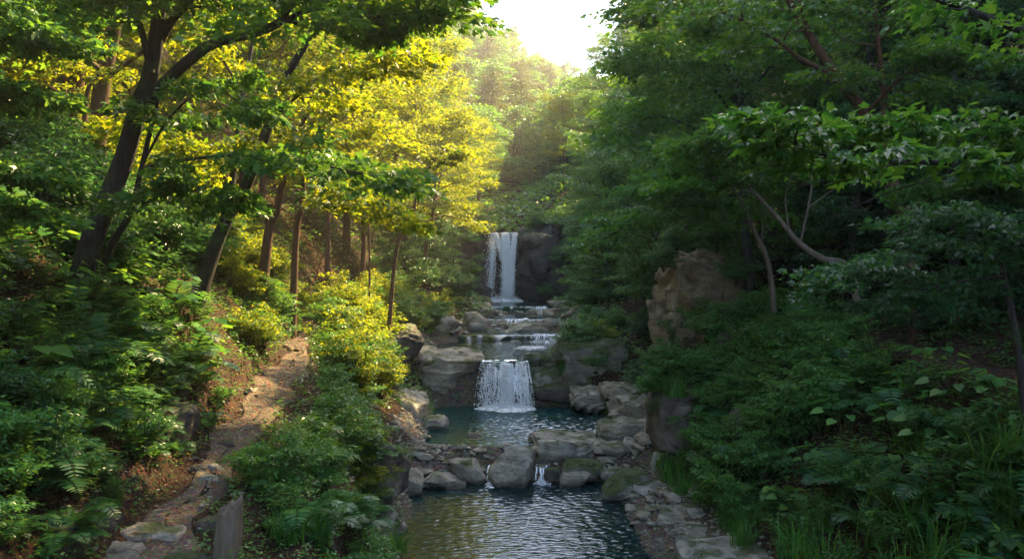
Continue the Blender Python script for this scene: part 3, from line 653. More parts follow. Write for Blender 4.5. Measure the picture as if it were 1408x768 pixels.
def auto_tree(seed, H, r, spread, base=.3, limbs=16, nl=60, ls=.14, R_=.7, subs=6, pads=3, lean=(0, 0), L2=1.3, tpl=KITE, top=.75):
    T = TB(seed); rg = T.rg
    pts = [(0, 0, -.4)] + [(lean[0] * t ** 1.3 * H + rg.normal() * .04 * H * t, lean[1] * t ** 1.3 * H + rg.normal() * .04 * H * t, H * t) for t in (.2, .4, .6, .8, 1.0)]
    P = smooth_poly(pts, 22); T.tube(P, r, r * .12, 9, .5, .02)
    for k in range(limbs):
        f = base + (.98 - base) * (k + .5) / limbs; i = int(f * 21); q = P[i]
        prof = math.sin(math.pi * min(1, .28 + .72 * (f - base) / (1 - base) * top + .05)) ** .7
        a = k * 2.4 + rg.normal() * .4; l = spread * prof * rg.uniform(.75, 1.15)
        el = .25 + .7 * (f - base) / (1 - base) + rg.normal() * .1
        Q = T.branch(q, (math.cos(a), math.sin(a), math.tan(min(el, 1.2))), l, .22, -.05 * el, 9)
        rl = r * (1 - f) * .45 + .018; T.tube(Q, rl, .01, 6)
        T.foliate(Q, rl, .3, subs, L2 * prof, R_, nl, ls, tpl, pads)
    return T

# ------------------------------------------------------------------ tree prototypes
def make_tree(T, name, leaf, bark, loc, label, cat='tree', group=None):
    e = empty(name, loc, label, cat, group)
    ob('trunk', T.wood(), M[bark], e); ob('crown', T.foliage(), M[leaf], e)
    return e
FAR = (0, -200, 0)
PROTO = {}
def proto(key, T, leaf, bark, name='broadleaf_tree'):
    PROTO[key] = (T.wood(), T.foliage(), M[leaf], M[bark], name)
    PROTO[key][0].materials.append(M[bark]); PROTO[key][1].materials.append(M[leaf])
def plant_tree(key, x, y, rz, sc, label, group, sink=.0, z=None):
    w, c, _, _, nm = PROTO[key]
    e = empty(nm, (x, y, (g1(x, y) if z is None else z) - sink), label, 'tree', group)
    ob('trunk', w, None, e); ob('crown', c, None, e)
    e.rotation_euler = (0, 0, rz); e.scale = (sc, sc, sc * (1 + .1 * math.sin(rz * 3)))
    return e
for s in range(3):
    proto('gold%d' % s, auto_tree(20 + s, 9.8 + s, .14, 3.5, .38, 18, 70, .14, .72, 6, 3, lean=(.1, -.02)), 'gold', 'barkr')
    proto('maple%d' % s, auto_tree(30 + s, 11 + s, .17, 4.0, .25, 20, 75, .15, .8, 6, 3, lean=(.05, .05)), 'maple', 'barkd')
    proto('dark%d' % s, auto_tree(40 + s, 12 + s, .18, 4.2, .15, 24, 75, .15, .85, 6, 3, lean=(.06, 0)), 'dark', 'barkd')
    proto('green%d' % s, auto_tree(55 + s, 4.7 + s * .7, .07, 2.4, .12, 16, 70, .12, .5, 5, 3, L2=.9), 'maple', 'barkd')
    proto('small%d' % s, auto_tree(50 + s, 4.5 + s * .7, .07, 2.4, .12, 16, 70, .12, .5, 5, 3, L2=.9), 'dark', 'barkd')
for s in range(2):
    proto('sprig%d' % s, auto_tree(70 + s, 4.5 + s * .7, .06, 2.2, .2, 14, 60, .11, .45, 5, 3, L2=.8), 'gbush', 'barkr')
for s in range(3):
    proto('far%d' % s, auto_tree(60 + s, 9, .2, 4.0, .04, 18, 44, .40, 1.1, 4, 2, L2=1.6), 'maple', 'barkd')
def pine(seed, H=11, Rr=2.6):
    T = TB(seed); rg = T.rg; P = smooth_poly([(0, 0, -.5), (.1, 0, H * .4), (0, .2, H * .8), (0, 0, H)], 12); T.tube(P, .2, .03, 6)
    for k in range(17):
        f = .05 + .93 * k / 17; z = H * f; l0 = Rr * (1.12 - f) ** .75
        for a in np.arange(3 + (k % 2)) * 2.1 + rg.uniform(0, 6):
            l = l0 * rg.uniform(.7, 1.2)
            Q = T.branch((0, 0, z), (math.cos(a), math.sin(a), .15), l, .15, -.02, 4); T.tube(Q, .04, .01, 3)
            for j in (2, 3): T.pad(Q[j], Q[j] - Q[j - 1],      .4 * l0 + .35, 40, .34, LONG, .12, .6)
    return T
for s in range(3): proto('pine%d' % s, pine(80 + s), 'pine', 'barkr', 'pine_tree')

rt = random.Random(21)
# ---- left wood
G1 = 'sunlit trees on the left slope'
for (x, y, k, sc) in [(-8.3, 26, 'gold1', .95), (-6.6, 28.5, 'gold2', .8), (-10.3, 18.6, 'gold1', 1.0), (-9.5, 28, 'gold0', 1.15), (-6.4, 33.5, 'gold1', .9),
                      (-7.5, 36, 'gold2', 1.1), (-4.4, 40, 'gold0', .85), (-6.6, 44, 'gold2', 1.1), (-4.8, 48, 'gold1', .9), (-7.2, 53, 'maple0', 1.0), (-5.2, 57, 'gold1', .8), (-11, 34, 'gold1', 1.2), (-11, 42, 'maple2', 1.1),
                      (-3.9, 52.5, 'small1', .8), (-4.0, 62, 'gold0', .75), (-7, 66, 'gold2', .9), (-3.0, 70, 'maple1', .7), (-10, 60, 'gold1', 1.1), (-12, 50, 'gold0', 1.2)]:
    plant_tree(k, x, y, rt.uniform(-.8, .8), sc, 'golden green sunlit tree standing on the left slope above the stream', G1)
G2 = 'shaded trees high on the left slope'
for (x, y, k, sc) in [(-9.5, 14.5, 'gold0', .9), (-12, 18, 'gold1', 1.0), (-13, 24, 'gold0', 1.1), (-15, 29, 'maple2', 1.2), (-16, 38, 'gold1', 1.2), (-17, 48, 'maple0', 1.3), (-12, 11, 'dark0', 1), (-16, 15, 'gold2', 1.1),
                      (-19, 22, 'gold0', 1.2), (-21, 32, 'gold2', 1.2), (-23, 44, 'maple1', 1.3), (-15, 58, 'gold2', 1.2), (-22, 62, 'maple0', 1.4), (-9, 8, 'dark1', .9), (-11, 3, 'maple1', 1), (-14, 72, 'gold1', 1.1), (-24, 16, 'dark2', 1.2), (-28, 26, 'maple1', 1.3), (-30, 40, 'maple2', 1.3), (-32, 56, 'maple0', 1.4),
                      (-20, 10, 'dark0', 1.2), (-27, 8, 'maple0', 1.3)]:
    plant_tree(k, x, y, rt.uniform(0, 6.3), sc, 'green tree in the dense wood high on the left slope', G2)
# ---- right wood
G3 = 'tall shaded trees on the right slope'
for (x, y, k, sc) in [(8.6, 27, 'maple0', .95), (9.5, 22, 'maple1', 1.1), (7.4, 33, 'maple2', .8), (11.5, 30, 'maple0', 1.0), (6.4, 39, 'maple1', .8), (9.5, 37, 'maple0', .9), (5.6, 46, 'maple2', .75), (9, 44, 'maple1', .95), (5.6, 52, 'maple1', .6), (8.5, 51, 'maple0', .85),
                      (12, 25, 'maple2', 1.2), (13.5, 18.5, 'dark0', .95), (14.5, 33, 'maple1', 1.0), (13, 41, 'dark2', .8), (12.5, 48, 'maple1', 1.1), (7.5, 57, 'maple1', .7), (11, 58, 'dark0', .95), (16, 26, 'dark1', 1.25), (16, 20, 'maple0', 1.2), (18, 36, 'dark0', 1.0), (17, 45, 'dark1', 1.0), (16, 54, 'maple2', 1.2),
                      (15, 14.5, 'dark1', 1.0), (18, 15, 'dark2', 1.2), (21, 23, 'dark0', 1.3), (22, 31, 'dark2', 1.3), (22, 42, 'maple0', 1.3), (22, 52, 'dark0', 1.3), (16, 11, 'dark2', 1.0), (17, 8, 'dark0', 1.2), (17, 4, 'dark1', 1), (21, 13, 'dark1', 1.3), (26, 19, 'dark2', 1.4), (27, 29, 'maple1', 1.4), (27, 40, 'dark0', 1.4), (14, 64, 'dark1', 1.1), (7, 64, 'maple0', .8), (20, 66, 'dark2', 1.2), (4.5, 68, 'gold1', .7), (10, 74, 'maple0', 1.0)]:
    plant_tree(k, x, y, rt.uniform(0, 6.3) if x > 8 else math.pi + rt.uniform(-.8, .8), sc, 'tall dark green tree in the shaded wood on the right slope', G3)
G4 = 'small trees of the right bank'
for (x, y, k, sc) in [(4.9, 27, 'green0', .8), (5.3, 31, 'green1', .8), (4.4, 36, 'green2', .7), (4.6, 41, 'green0', .8), (4.8, 47, 'green1', .8), (5.2, 54, 'small2', .9), (8.0, 24.5, 'green1', .8), (9.2, 19.5, 'small2', .8), (10, 17, 'small0', .8), (9.6, 14.2, 'small1', .75), (11.2, 13, 'small2', .9), (10.4, 24, 'small0', 1), (11.5, 20.5, 'small1', 1), (7.6, 29.5, 'green2', 1)]:
    plant_tree(k, x, y, rt.uniform(0, 6.3), sc, 'low dark leafy understorey tree on the right bank', G4)
G5 = 'small trees of the left slope'
for (x, y, k, sc) in [(-7.8, 15.6, 'sprig0', .5), (-9, 12, 'small1', .6), (-9.8, 17.5, 'sprig1', .6), (-7.4, 19.5, 'sprig0', .45), (-11, 15, 'sprig1', .8), (-10.4, 22, 'sprig0', .8), (-4.6, 44, 'small0', .7), (-4.9, 36, 'small1', .7), (-13, 13, 'small1', .9), (-12, 20, 'small0', .9)]:
    plant_tree(k, x, y, rt.uniform(0, 6.3), sc, 'low leafy understorey tree on the left slope', G5)
# ---- far ridge
G6 = 'trees covering the far ridge'
pts = []
for i in range(4000):
    if len(pts) >= 250: break
    y = rt.uniform(76, 215); x = rt.uniform(-.17 * y - 4, .19 * y + 6)
    if all((x - a) ** 2 + (y - b) ** 2 > 17 for a, b in pts): pts.append((x, y))
for x, y in pts:
    k = rt.choice(['pine0', 'pine1', 'far2', 'far0', 'far1', 'far2'])
    plant_tree(k, x, y, rt.uniform(0, 6.3), rt.uniform(.75, 1.1), 'hazy %s on the far wooded ridge' % ('pine' if k[0] == 'p' else 'broadleaf tree'), G6, .3)

# ------------------------------------------------------------------ hero trees
def hero(name, seed, stems, branches, leaf, bark, label, auto=None, cat='tree'):
    """stems / branches: lists of pixel polylines (px,py,depth) with radii; branches get foliage"""
    T = TB(seed); 
    base = at(*stems[0][0][0]) ; base[2] = g1(base[0], base[1]) if stems[0][3] else base[2]
    for pts, r0, r1, fl in stems:
        W = [at(*p) for p in pts]
        if fl: W[0] = np.array([W[0][0], W[0][1], g1(W[0][0], W[0][1]) - .35])
        P = smooth_poly(W, 8 * len(W)) - base; T.tube(P, r0, r1, 12 if r0 > .08 else 8, .35 if fl else 0, .015)
    for b in branches:
        pts, r0, r1, kw = b
        W = [at(*p) for p in pts]; P = smooth_poly(W, 6 * len(W)) - base
        T.tube(P, r0, r1, 7, 0, .02)
        if kw: T.foliate(P, r0, **kw)
    e = empty(name, base, label, cat)
    ob('trunk', T.wood(), M[bark], e)
    if T.L: ob('crown', T.foliage(), M[leaf], e)
    return e
fk = dict(f0=.15, n=16, L=1.3, R_=.5, nl=75, ls=.10, tpl=MAPLE)
def fol(**k): d = dict(fk); d.update(k); return d
hero('leaning_tree', 101, [([(98, 432, 10.5), (130, 320, 10.6), (168, 225, 10.6), (190, 150, 10.5), (206, 105, 10.4), (215, 50, 10.2), (222, -10, 10), (245, -90, 9.8), (250, -200, 9.8)], .145, .06, True)],
     [([(188, 158, 10.5), (235, 105, 10.2), (290, 62, 10), (350, 46, 9.8), (385, 30, 9.6), (400, 5, 9.5), (430, -40, 9.4)], .085, .03, fol(f0=.6, n=6)),
      ([(385, 32, 9.6), (430, 14, 9.6), (490, 24, 9.6), (540, 20, 9.8), (565, 5, 10)], .035, .012, fol(f0=.2, n=12, L=1.0, R_=.4, nl=70)),
      ([(400, 5, 9.5), (470, -30, 9.5), (540, -40, 9.6), (600, -15, 9.8)], .03, .012, fol(n=7, L=1.1, R_=.42)),
      ([(210, 75, 10.3), (235, 30, 10.2), (262, 0, 10), (290, -60, 9.8)], .07, .03, fol(f0=.5, n=7)),
      ([(208, 100, 10.3), (190, 30, 10.0), (150, -20, 9.6), (90, -60, 9.2)], .05, .02, fol(f0=.3, n=12)),
      ([(215, 50, 10.2), (200, 0, 9.8), (120, 10, 9.2), (40, 20, 8.8)], .03, .01, fol(f0=.2, n=10)),
      ([(222, -10, 10), (300, -60, 9.6), (400, -90, 9.4), (500, -80, 9.4)], .04, .015, fol(f0=.1, n=6))],
     'maple', 'barkd', 'tall dark leaning tree in the left foreground with a long bough reaching right')
hero('slender_tree', 102, [([(118, 430, 10.8), (150, 345, 10.9), (180, 290, 10.8), (196, 225, 10.7), (214, 150, 10.6), (225, 110, 10.6)], .055, .02, True)],
     [([(196, 225, 10.7), (235, 160, 10.4), (290, 120, 10.2), (340, 150, 10)], .02, .008, fol(n=6, L=.8, R_=.35)),
      ([(180, 290, 10.8), (220, 270, 10.2), (270, 262, 9.9), (330, 275, 9.8)], .02, .008, fol(n=9, L=.8, R_=.35, nl=60)),
      ([(196, 230, 10.8), (300, 215, 10.0), (400, 220, 9.8), (480, 235, 9.8), (545, 250, 9.9)], .022, .008, fol(n=14, L=.9, R_=.36, nl=55))],
     'herb', 'barkd', 'thin dark stem rising beside the tall leaning tree with teal green sprays')
hero('old_tree', 103, [([(132, 262, 16.5), (134, 200, 16.5), (140, 120, 16.4), (160, 20, 16.2), (175, -60, 16)], .2, .13, True)],
     [([(160, 20, 16.2), (120, -40, 15.5), (60, -80, 15)], .08, .03, fol(n=8, L=1.6, R_=.6)), ([(145, 100, 16), (80, 60, 15), (10, 70, 14.5)], .05, .02, fol(n=10, L=1.5, R_=.55)),
      ([(142, 110, 16), (240, 40, 15), (300, 0, 14.5)], .05, .02, fol(n=8, L=1.5, R_=.55))],
     'gold', 'barkr', 'thick red brown trunk standing behind the tall leaning tree')
hero('crooked_tree', 104, [([(112, 300, 15), (114, 240, 15), (116, 170, 15), (122, 120, 15), (130, 112, 15)], .07, .03, True)], [], 'maple', 'barkr', 'thin crooked brown stem left of the thick red brown trunk')
hero('forked_tree', 105, [([(262, 410, 13.6), (292, 350, 13.7), (315, 295, 13.7), (345, 240, 13.7), (372, 165, 13.6), (392, 110, 13.4), (425, 50, 13.2), (450, -20, 13)], .13, .045, True), ([(300, 325, 13.7), (318, 260, 13.9), (326, 190, 14), (335, 130, 14.2), (350, 40, 14.4)], .07, .03, False)],
     [([(372, 165, 13.6), (400, 140, 13.3), (450, 100, 13), (520, 75, 12.8), (580, 80, 12.8)], .035, .012, fol(n=10, L=1.1, R_=.45)),
      ([(315, 262, 13.9), (300, 230, 13.6), (250, 200, 13), (225, 195, 13)], .03, .01, fol(n=8, L=1, R_=.45)),
      ([(345, 240, 13.7), (400, 230, 13.2), (470, 270, 12.6), (550, 290, 12.4)], .03, .01, fol(n=12, L=1, R_=.42)),
      ([(425, 50, 13.2), (480, -10, 13), (560, -40, 13)], .04, .015, fol(n=9)), ([(335, 130, 14.2), (290, 60, 14), (240, 20, 13.6)], .03, .01, fol(n=8))],
     'gold', 'barkd', 'dark forked tree in the middle of the left slope, splitting into two stems')
hero('sunlit_tree', 106, [([(356, 392, 18), (368, 330, 18), (380, 290, 18), (388, 255, 18)], .13, .07, True)], [([(388, 255, 18), (400, 200, 18), (440, 130, 17.6)], .07, .02, fol(n=10, L=1.6, R_=.6))], 'gold', 'barkr', 'sunlit brown trunk, left one of the pair above the path')
hero('sunlit_tree', 107, [([(401, 372, 19), (407, 325, 19), (415, 285, 19), (418, 240, 19)], .09, .05, True)], [([(418, 240, 19), (440, 180, 18.6), (490, 130, 18)], .05, .02, fol(n=10, L=1.6, R_=.6))], 'gold', 'barkr', 'sunlit orange trunk, right one of the pair above the path')
hero('thin_tree', 108, [([(530, 384, 24), (545, 345, 24), (566, 305, 24), (572, 270, 24)], .07, .03, True), ([(507, 380, 25), (508, 330, 25), (502, 275, 25)], .04, .02, True)], [([(572, 270, 24), (590, 230, 23.6), (620, 200, 23.4)], .03, .01, fol(n=4, L=.9, R_=.42, ls=.13)), ([(502, 275, 25), (510, 230, 25), (540, 190, 24.4)], .03, .01, fol(n=4, L=.9, R_=.42, ls=.13))], 'gold', 'barkr', 'thin leaning tree among the golden leaves above the bright bushes')
# right side
hero('pale_tree', 111, [([(1070, 418, 19), (1058, 370, 19), (1038, 320, 18.9), (1018, 275, 18.8), (1010, 258, 18.8)], .075, .03, True)],
     [([(1018, 275, 18.8), (1000, 250, 18.5), (960, 235, 18), (925, 250, 17.6), (905, 262, 17.4)], .025, .008, fol(n=12, L=1.0, R_=.5, nl=80)),
      ([(1038, 320, 18.8), (1010, 290, 18.4), (960, 275, 18), (890, 300, 17.6)], .018, .006, fol(n=10, L=1.1, R_=.5)),
      ([(1012, 262, 18.8), (1020, 230, 18.4), (990, 205, 18), (940, 200, 17.4)], .022, .006, fol(n=12, L=1.1, R_=.5)),
      ([(1020, 280, 18.7), (1050, 240, 18.3), (1080, 215, 18)], .018, .006, fol(n=7, L=.9, R_=.45)),
      ([(1048, 345, 18.9), (1050, 290, 18.9), (1060, 250, 18.7)], .02, .006, fol(n=4, L=.8))],
     'bright', 'barkp', 'slender pale grey tree beside the ochre outcrop with light green layered leaves')
hero('arching_tree', 112, [([(1186, 425, 16.5), (1170, 375, 16.4), (1130, 355, 16.2), (1100, 335, 16.1), (1070, 300, 16), (1040, 268, 15.9), (1020, 250, 15.8)], .085, .03, True)],
     [([(1100, 335, 16.1), (1110, 290, 15.9), (1116, 250, 15.8), (1105, 222, 15.8)], .025, .01, None), ([(1112, 285, 15.9), (1135, 268, 15.8), (1150, 258, 15.6)], .015, .005, None),
      ([(1085, 318, 16), (1080, 270, 16), (1090, 240, 15.8)], .018, .006, None), ([(1040, 268, 15.9), (990, 245, 15.5), (950, 250, 15.2)], .025, .006, fol(n=10, L=.9, R_=.42)),
      ([(1020, 250, 15.8), (1000, 220, 15.4), (960, 190, 15)], .02, .006, fol(n=10, L=1, R_=.45)), ([(1030, 258, 15.8), (1050, 215, 15.4), (1060, 190, 15)], .02, .006, fol(n=6, L=.8, R_=.4))],
     'bright', 'barkp', 'tan tree arching to the left from the dark right slope')
hero('leaning_tree', 113, [([(1262, 372, 16), (1246, 310, 16), (1226, 250, 16), (1212, 205, 16), (1185, 150, 15.8), (1150, 105, 15.6), (1120, 60, 15.4), (1085, 0, 15.2), (1050, -80, 15)], .15, .06, True)],
     [([(1212, 205, 16), (1216, 130, 15.8), (1208, 60, 15.6), (1200, -30, 15.4)], .07, .03, fol(f0=.5, n=8, L=1.5)), ([(1150, 105, 15.6), (1100, 80, 15), (1060, 50, 14.6), (1000, 20, 14.4), (950, 20, 14.4)], .05, .015, fol(f0=.35, n=12, L=1.3, R_=.5)),
      ([(1120, 60, 15.4), (1100, 0, 15), (1130, -60, 15)], .05, .02, fol(n=8)), ([(1190, 155, 15.8), (1250, 100, 15), (1320, 80, 14)], .04, .015, fol(n=12, L=1.4)), ([(1246, 300, 16), (1300, 260, 15), (1360, 250, 14.5)], .025, .01, fol(n=10, L=1.2))],
     'maple', 'barkr', 'brown trunk leaning left on the right slope behind the leafy bough')
hero('dark_tree', 114, [([(1033, 365, 23), (1020, 250, 23), (1010, 150, 22.8), (1004, 60, 22.6), (1000, -30, 22.4)], .13, .06, True)],
     [([(1010, 160, 22.8), (970, 110, 22), (920, 85, 21.4), (888, 85, 21)], .05, .015, fol(n=14, L=1.9, R_=.7, ls=.13, nl=95)), ([(1006, 100, 22.8), (960, 40, 22), (920, 10, 21.4), (885, 20, 21.2)], .05, .015, fol(n=14, L=1.8, R_=.65, ls=.13, nl=95)),
      ([(1018, 230, 22.8), (960, 180, 22), (900, 160, 21.4), (850, 190, 21)], .04, .012, fol(n=14, L=1.7, R_=.65, ls=.13, nl=95)), ([(1010, 150, 22.8), (1060, 90, 22), (1090, 40, 21)], .05, .015, fol(n=10, L=1.6, R_=.6, ls=.13)),
      ([(1002, 0, 22.5), (940, -50, 22), (900, -50, 21.4)], .05, .02, fol(n=12, L=1.6, R_=.6, ls=.13, nl=90)), ([(1022, 270, 22.8), (960, 270, 21.4), (880, 300, 20.6), (830, 330, 20.4)], .03, .01, fol(n=12, L=1.3, R_=.55, ls=.12, nl=90))],
     'maple', 'barkd', 'tall dark tree whose spreading crown reaches the sky gap on the right')
hero('straight_tree', 115, [([(1312, 330, 17), (1311, 200, 17), (1310, 80, 17), (1306, -40, 17)], .11, .08, True)], [([(1310, 60, 17), (1350, 0, 16), (1400, -30, 15)], .05, .02, fol(n=10))], 'dark', 'barkd', 'straight dark trunk near the top right corner')
# near tree whose boughs come in from the right edge (its trunk is outside the picture)
hero('maple_tree', 116, [([(1640, 520, 8.0), (1630, 380, 8), (1600, 240, 8), (1560, 100, 8), (1520, -60, 8)], .16, .1, True)],
     [([(1600, 240, 8), (1500, 236, 7.6), (1400, 232, 7.4), (1300, 224, 7.3), (1200, 222, 7.2), (1150, 218, 7.2), (1090, 196, 7.1), (1040, 170, 7.1)], .04, .008, dict(f0=.2, n=22, L=.62, R_=.27, nl=15, ls=.125, tpl=MAPLE, pads=3, up=.06)),
      ([(1150, 218, 7.2), (1130, 190, 7.1), (1110, 170, 7.0), (1090, 160, 7.0)], .01, .004, dict(f0=.1, n=7, L=.4, R_=.25, nl=14, ls=.12, tpl=MAPLE, pads=2, up=.06)),
      ([(1590, 200, 8), (1460, 200, 8.2), (1380, 180, 8.4), (1260, 175, 8.5), (1180, 170, 8.6)], .03, .006, dict(f0=.2, n=22, L=.6, R_=.28, nl=18, ls=.12, tpl=MAPLE, pads=3, up=.05)),
      ([(1600, 260, 8), (1408, 236, 7.8), (1300, 246, 7.8), (1230, 262, 7.8), (1140, 300, 7.9)], .018, .004, None),
      ([(1560, 100, 8), (1480, 60, 7.6), (1408, 42, 7.4), (1340, 18, 7.4), (1270, -10, 7.4)], .05, .03, dict(f0=.0, n=10, L=.7, R_=.3, nl=22, ls=.11, tpl=MAPLE, pads=2))],
     'bright', 'barkd', 'broad maple bough with large bright leaves reaching in from the right edge')
hero('young_maple', 117, [([(1420, 640, 9.6), (1400, 480, 9.8), (1380, 380, 10), (1370, 340, 10)], .05, .03, True)],
     [([(1375, 350, 10), (1320, 330, 9.8), (1260, 345, 9.6), (1190, 370, 9.4), (1150, 385, 9.3)], .02, .006, dict(f0=.1, n=20, L=.75, R_=.3, nl=55, ls=.07, tpl=MAPLE, pads=3, up=0)),
      ([(1380, 380, 10), (1330, 385, 9.6), (1260, 400, 9.4), (1200, 415, 9.3)], .02, .006, dict(f0=.2, n=14, L=.6, R_=.28, nl=50, ls=.07, tpl=MAPLE, pads=3, up=0)),
      ([(1370, 340, 10), (1390, 310, 9.8), (1330, 290, 9.8), (1250, 310, 9.6)], .02, .006, dict(f0=.2, n=14, L=.7, R_=.3, nl=50, ls=.07, tpl=MAPLE, pads=3, up=0)),
      ([(1375, 350, 10), (1420, 320, 9.4), (1450, 330, 9)], .02, .006, dict(f0=.2, n=10, L=.7, R_=.3, nl=50, ls=.07, tpl=MAPLE, pads=3, up=0))],
     'dark', 'barkd', 'young maple with flat teal green sprays low at the right edge')
hero('young_maple', 118, [([(-60, 470, 8.5), (-70, 300, 8.4), (-60, 180, 8.2), (-50, 60, 8)], .07, .04, True)],
     [([(-65, 240, 8.3), (0, 225, 8), (60, 240, 7.8)], .02, .006, dict(f0=.1, n=12, L=.5, R_=.25, nl=40, ls=.08, tpl=MAPLE, pads=3)),
      ([(-60, 160, 8.2), (-10, 120, 8), (40, 130, 7.8)], .02, .006, dict(f0=.1, n=12, L=.5, R_=.25, nl=40, ls=.08, tpl=MAPLE, pads=3)),
      ([(-50, 80, 8), (0, 40, 7.8), (60, 40, 7.6)], .02, .006, dict(f0=.1, n=12, L=.6, R_=.28, nl=40, ls=.09, tpl=MAPLE, pads=3)),
      ([(-68, 300, 8.4), (0, 280, 8), (50, 300, 7.8)], .02, .006, dict(f0=.1, n=10, L=.5, R_=.25, nl=40, ls=.08, tpl=MAPLE, pads=3))],
     'herb', 'barkd', 'young maple whose leafy sprays enter from the left edge')

# ------------------------------------------------------------------ plants
def stem_rays(T, n, Hh, spread, r=.006, az=None):
    out = []
    for k in range(n):
        a = T.rg.uniform(0, 6.28); l = Hh * T.rg.uniform(.6, 1.1); s = spread * T.rg.uniform(.2, 1)
        P = smooth_poly([(T.rg.normal() * .04, T.rg.normal() * .04, -.05), (math.cos(a) * s * .4, math.sin(a) * s * .4, l * .6), (math.cos(a) * s, math.sin(a) * s, l * .95)], 8)
        T.tube(P, r, r * .4, 4); out.append(P)
    return out
def herb(seed, n=14, Hh=.6, spread=.45, ls=.11, pairs=7, tpl=LONG):
    T = TB(seed); rg = T.rg
    for P in stem_rays(T, n, Hh, spread):
        for j in range(pairs):
            f = .2 + .8 * j / (pairs - 1); i = min(int(f * 7), 6); q = P[i] + (P[i + 1] - P[i]) * (f * 7 - i)
            a = j * 1.57 + rg.normal() * .3
            k = 4 if j == pairs - 1 else 2
            A = a + np.arange(k) * (2 * np.pi / k) + rg.normal(size=k) * .2
            D = np.stack([np.cos(A), np.sin(A), np.full(k, .15) + rg.normal(size=k) * .2], -1)
            T.L.append((np.repeat(q[None], k, 0), D, np.array([0, 0, 1.0]) + rg.normal(size=(k, 3)) * .25, ls * (1.15 - .45 * f) * rg.uniform(.8, 1.2, k), tpl))
    return T
def fern(seed, n=11, Lf=.75, pn=15):
    T = TB(seed); rg = T.rg
    for k in range(n):
        a = k * 2 * math.pi / n + rg.normal() * .25; l = Lf * rg.uniform(.5, 1.2); up = rg.uniform(.35, .95)
        o = np.array([math.cos(a), math.sin(a), 0]); w = np.array([-o[1], o[0], 0])
        P = smooth_poly([(0, 0, -.05), tuple(o * l * .3 + [0, 0, l * up * .6]), tuple(o * l * .7 + [0, 0, l * up * .75]), tuple(o * l + [0, 0, l * up * .5])], 20)
        T.tube(P, .005, .002, 4)
        for sgn in (1, -1):
            f = np.linspace(.18, .98, pn); i = np.minimum((f * 19).astype(int), 18); q = P[i] + (P[i + 1] - P[i]) * (f * 19 - i)[:, None]; t = norm(P[i + 1] - P[i])
            D = w * sgn + t * .35 + rg.normal(size=(pn, 3)) * .06
            Nn = np.cross(t, w * 1.0) * -1; Nn = np.where(Nn[:, 2:3] < 0, -Nn, Nn)
            T.L.append((q, D, Nn + rg.normal(size=(pn, 3)) * .1, l * .30 * np.sin(np.pi * np.clip(f * .85 + .12, 0, 1)) ** .8 + .01, FP))
    return T
FP = (np.array([(0, 0, 0), (.25, .13, 0), (.7, .09, 0), (1, 0, -.05), (.7, -.09, 0), (.25, -.13, 0)]), [np.array([[0, 1, 2, 5], [5, 2, 3, 4]])])
def grass(seed, n=110, Lf=.6, wd=.010, spread=.1):
    T = TB(seed); rg = T.rg; V = []; F = []; c = 0
    for k in range(n):
        a = rg.uniform(0, 6.28); l = Lf * rg.uniform(.5, 1.15); o = np.array([math.cos(a), math.sin(a), 0]); w = np.array([-o[1], o[0], 0]); b = rg.normal(size=3) * [spread, spread, 0]
        rch = l * rg.uniform(.2, .85); f = np.linspace(0, 1, 6)[:, None]
        P = b + o * rch * f ** 1.5 + np.array([0, 0, 1]) * l * (f * 1.0 - .62 * f ** 2.4 * (rch / l)) ; hw = wd * (1 - f ** 2) * .8 + .001
        v = np.concatenate([P - w * hw, P + w * hw]); V.append(v)
        i = np.arange(5); F.append(np.stack([i, i + 1, i + 7, i + 6], -1) + c); c += 12
    return mesh_from('blades', np.concatenate(V), [np.concatenate(F)])
def shrub(seed, Hh=1.1, Rr=.8, n=18, ls=.075, nl=26, tpl=KITE):
    T = TB(seed); rg = T.rg
    for k in range(n):
        a = k * 2.4; e = math.sqrt((k + .5) / n); e2 = e * rg.uniform(.6, 1.35); tip = np.array([math.cos(a) * Rr * e2, math.sin(a) * Rr * e2, Hh * math.sqrt(max(.12, 1 - (e * .85) ** 2)) * rg.uniform(.5, 1.3)])
        P = smooth_poly([(0, 0, -.1), tuple(tip * [.35, .35, .6]), tuple(tip)], 8); T.tube(P, .012, .004, 4)
        T.foliate(P, .01, .35, 7, .32 * Rr + .1, .2, nl, ls, tpl, 2, .05, .8)
    return T
def broad(seed, n=14, Hh=.5, ls=.22):
    T = TB(seed); rg = T.rg
    for P in stem_rays(T, n, Hh, .45, .006):
        o = norm(P[-1] * [1, 1, 0] + 1e-5)
        T.L.append((P[-1][None], o[None] + [[0, 0, -.25]], np.array([[0, 0, 1.0]]) + rg.normal(size=(1, 3)) * .25 + o * .2, np.array([ls * rg.uniform(.6, 1.2)]), HEART))
    return T
PL = {}
def plant_proto(key, T, leaf, name):
    w = T.wood('stems'); w.materials.append(M['stem']); c = T.foliage('leaves'); c.materials.append(M[leaf]); PL[key] = (name, [('stems', w), ('leaves', c)])
for s in range(3):
    plant_proto('herb%d' % s, herb(400 + s), 'herb', 'leafy_herb')
    plant_proto('fern%d' % s, fern(410 + s), 'fern', 'fern')
    plant_proto('shrub%d' % s, shrub(430 + s), 'herb', 'shrub')
    plant_proto('dshrub%d' % s, shrub(435 + s, .9, .8, 18, .1, 16, LONG), 'dark', 'shrub')
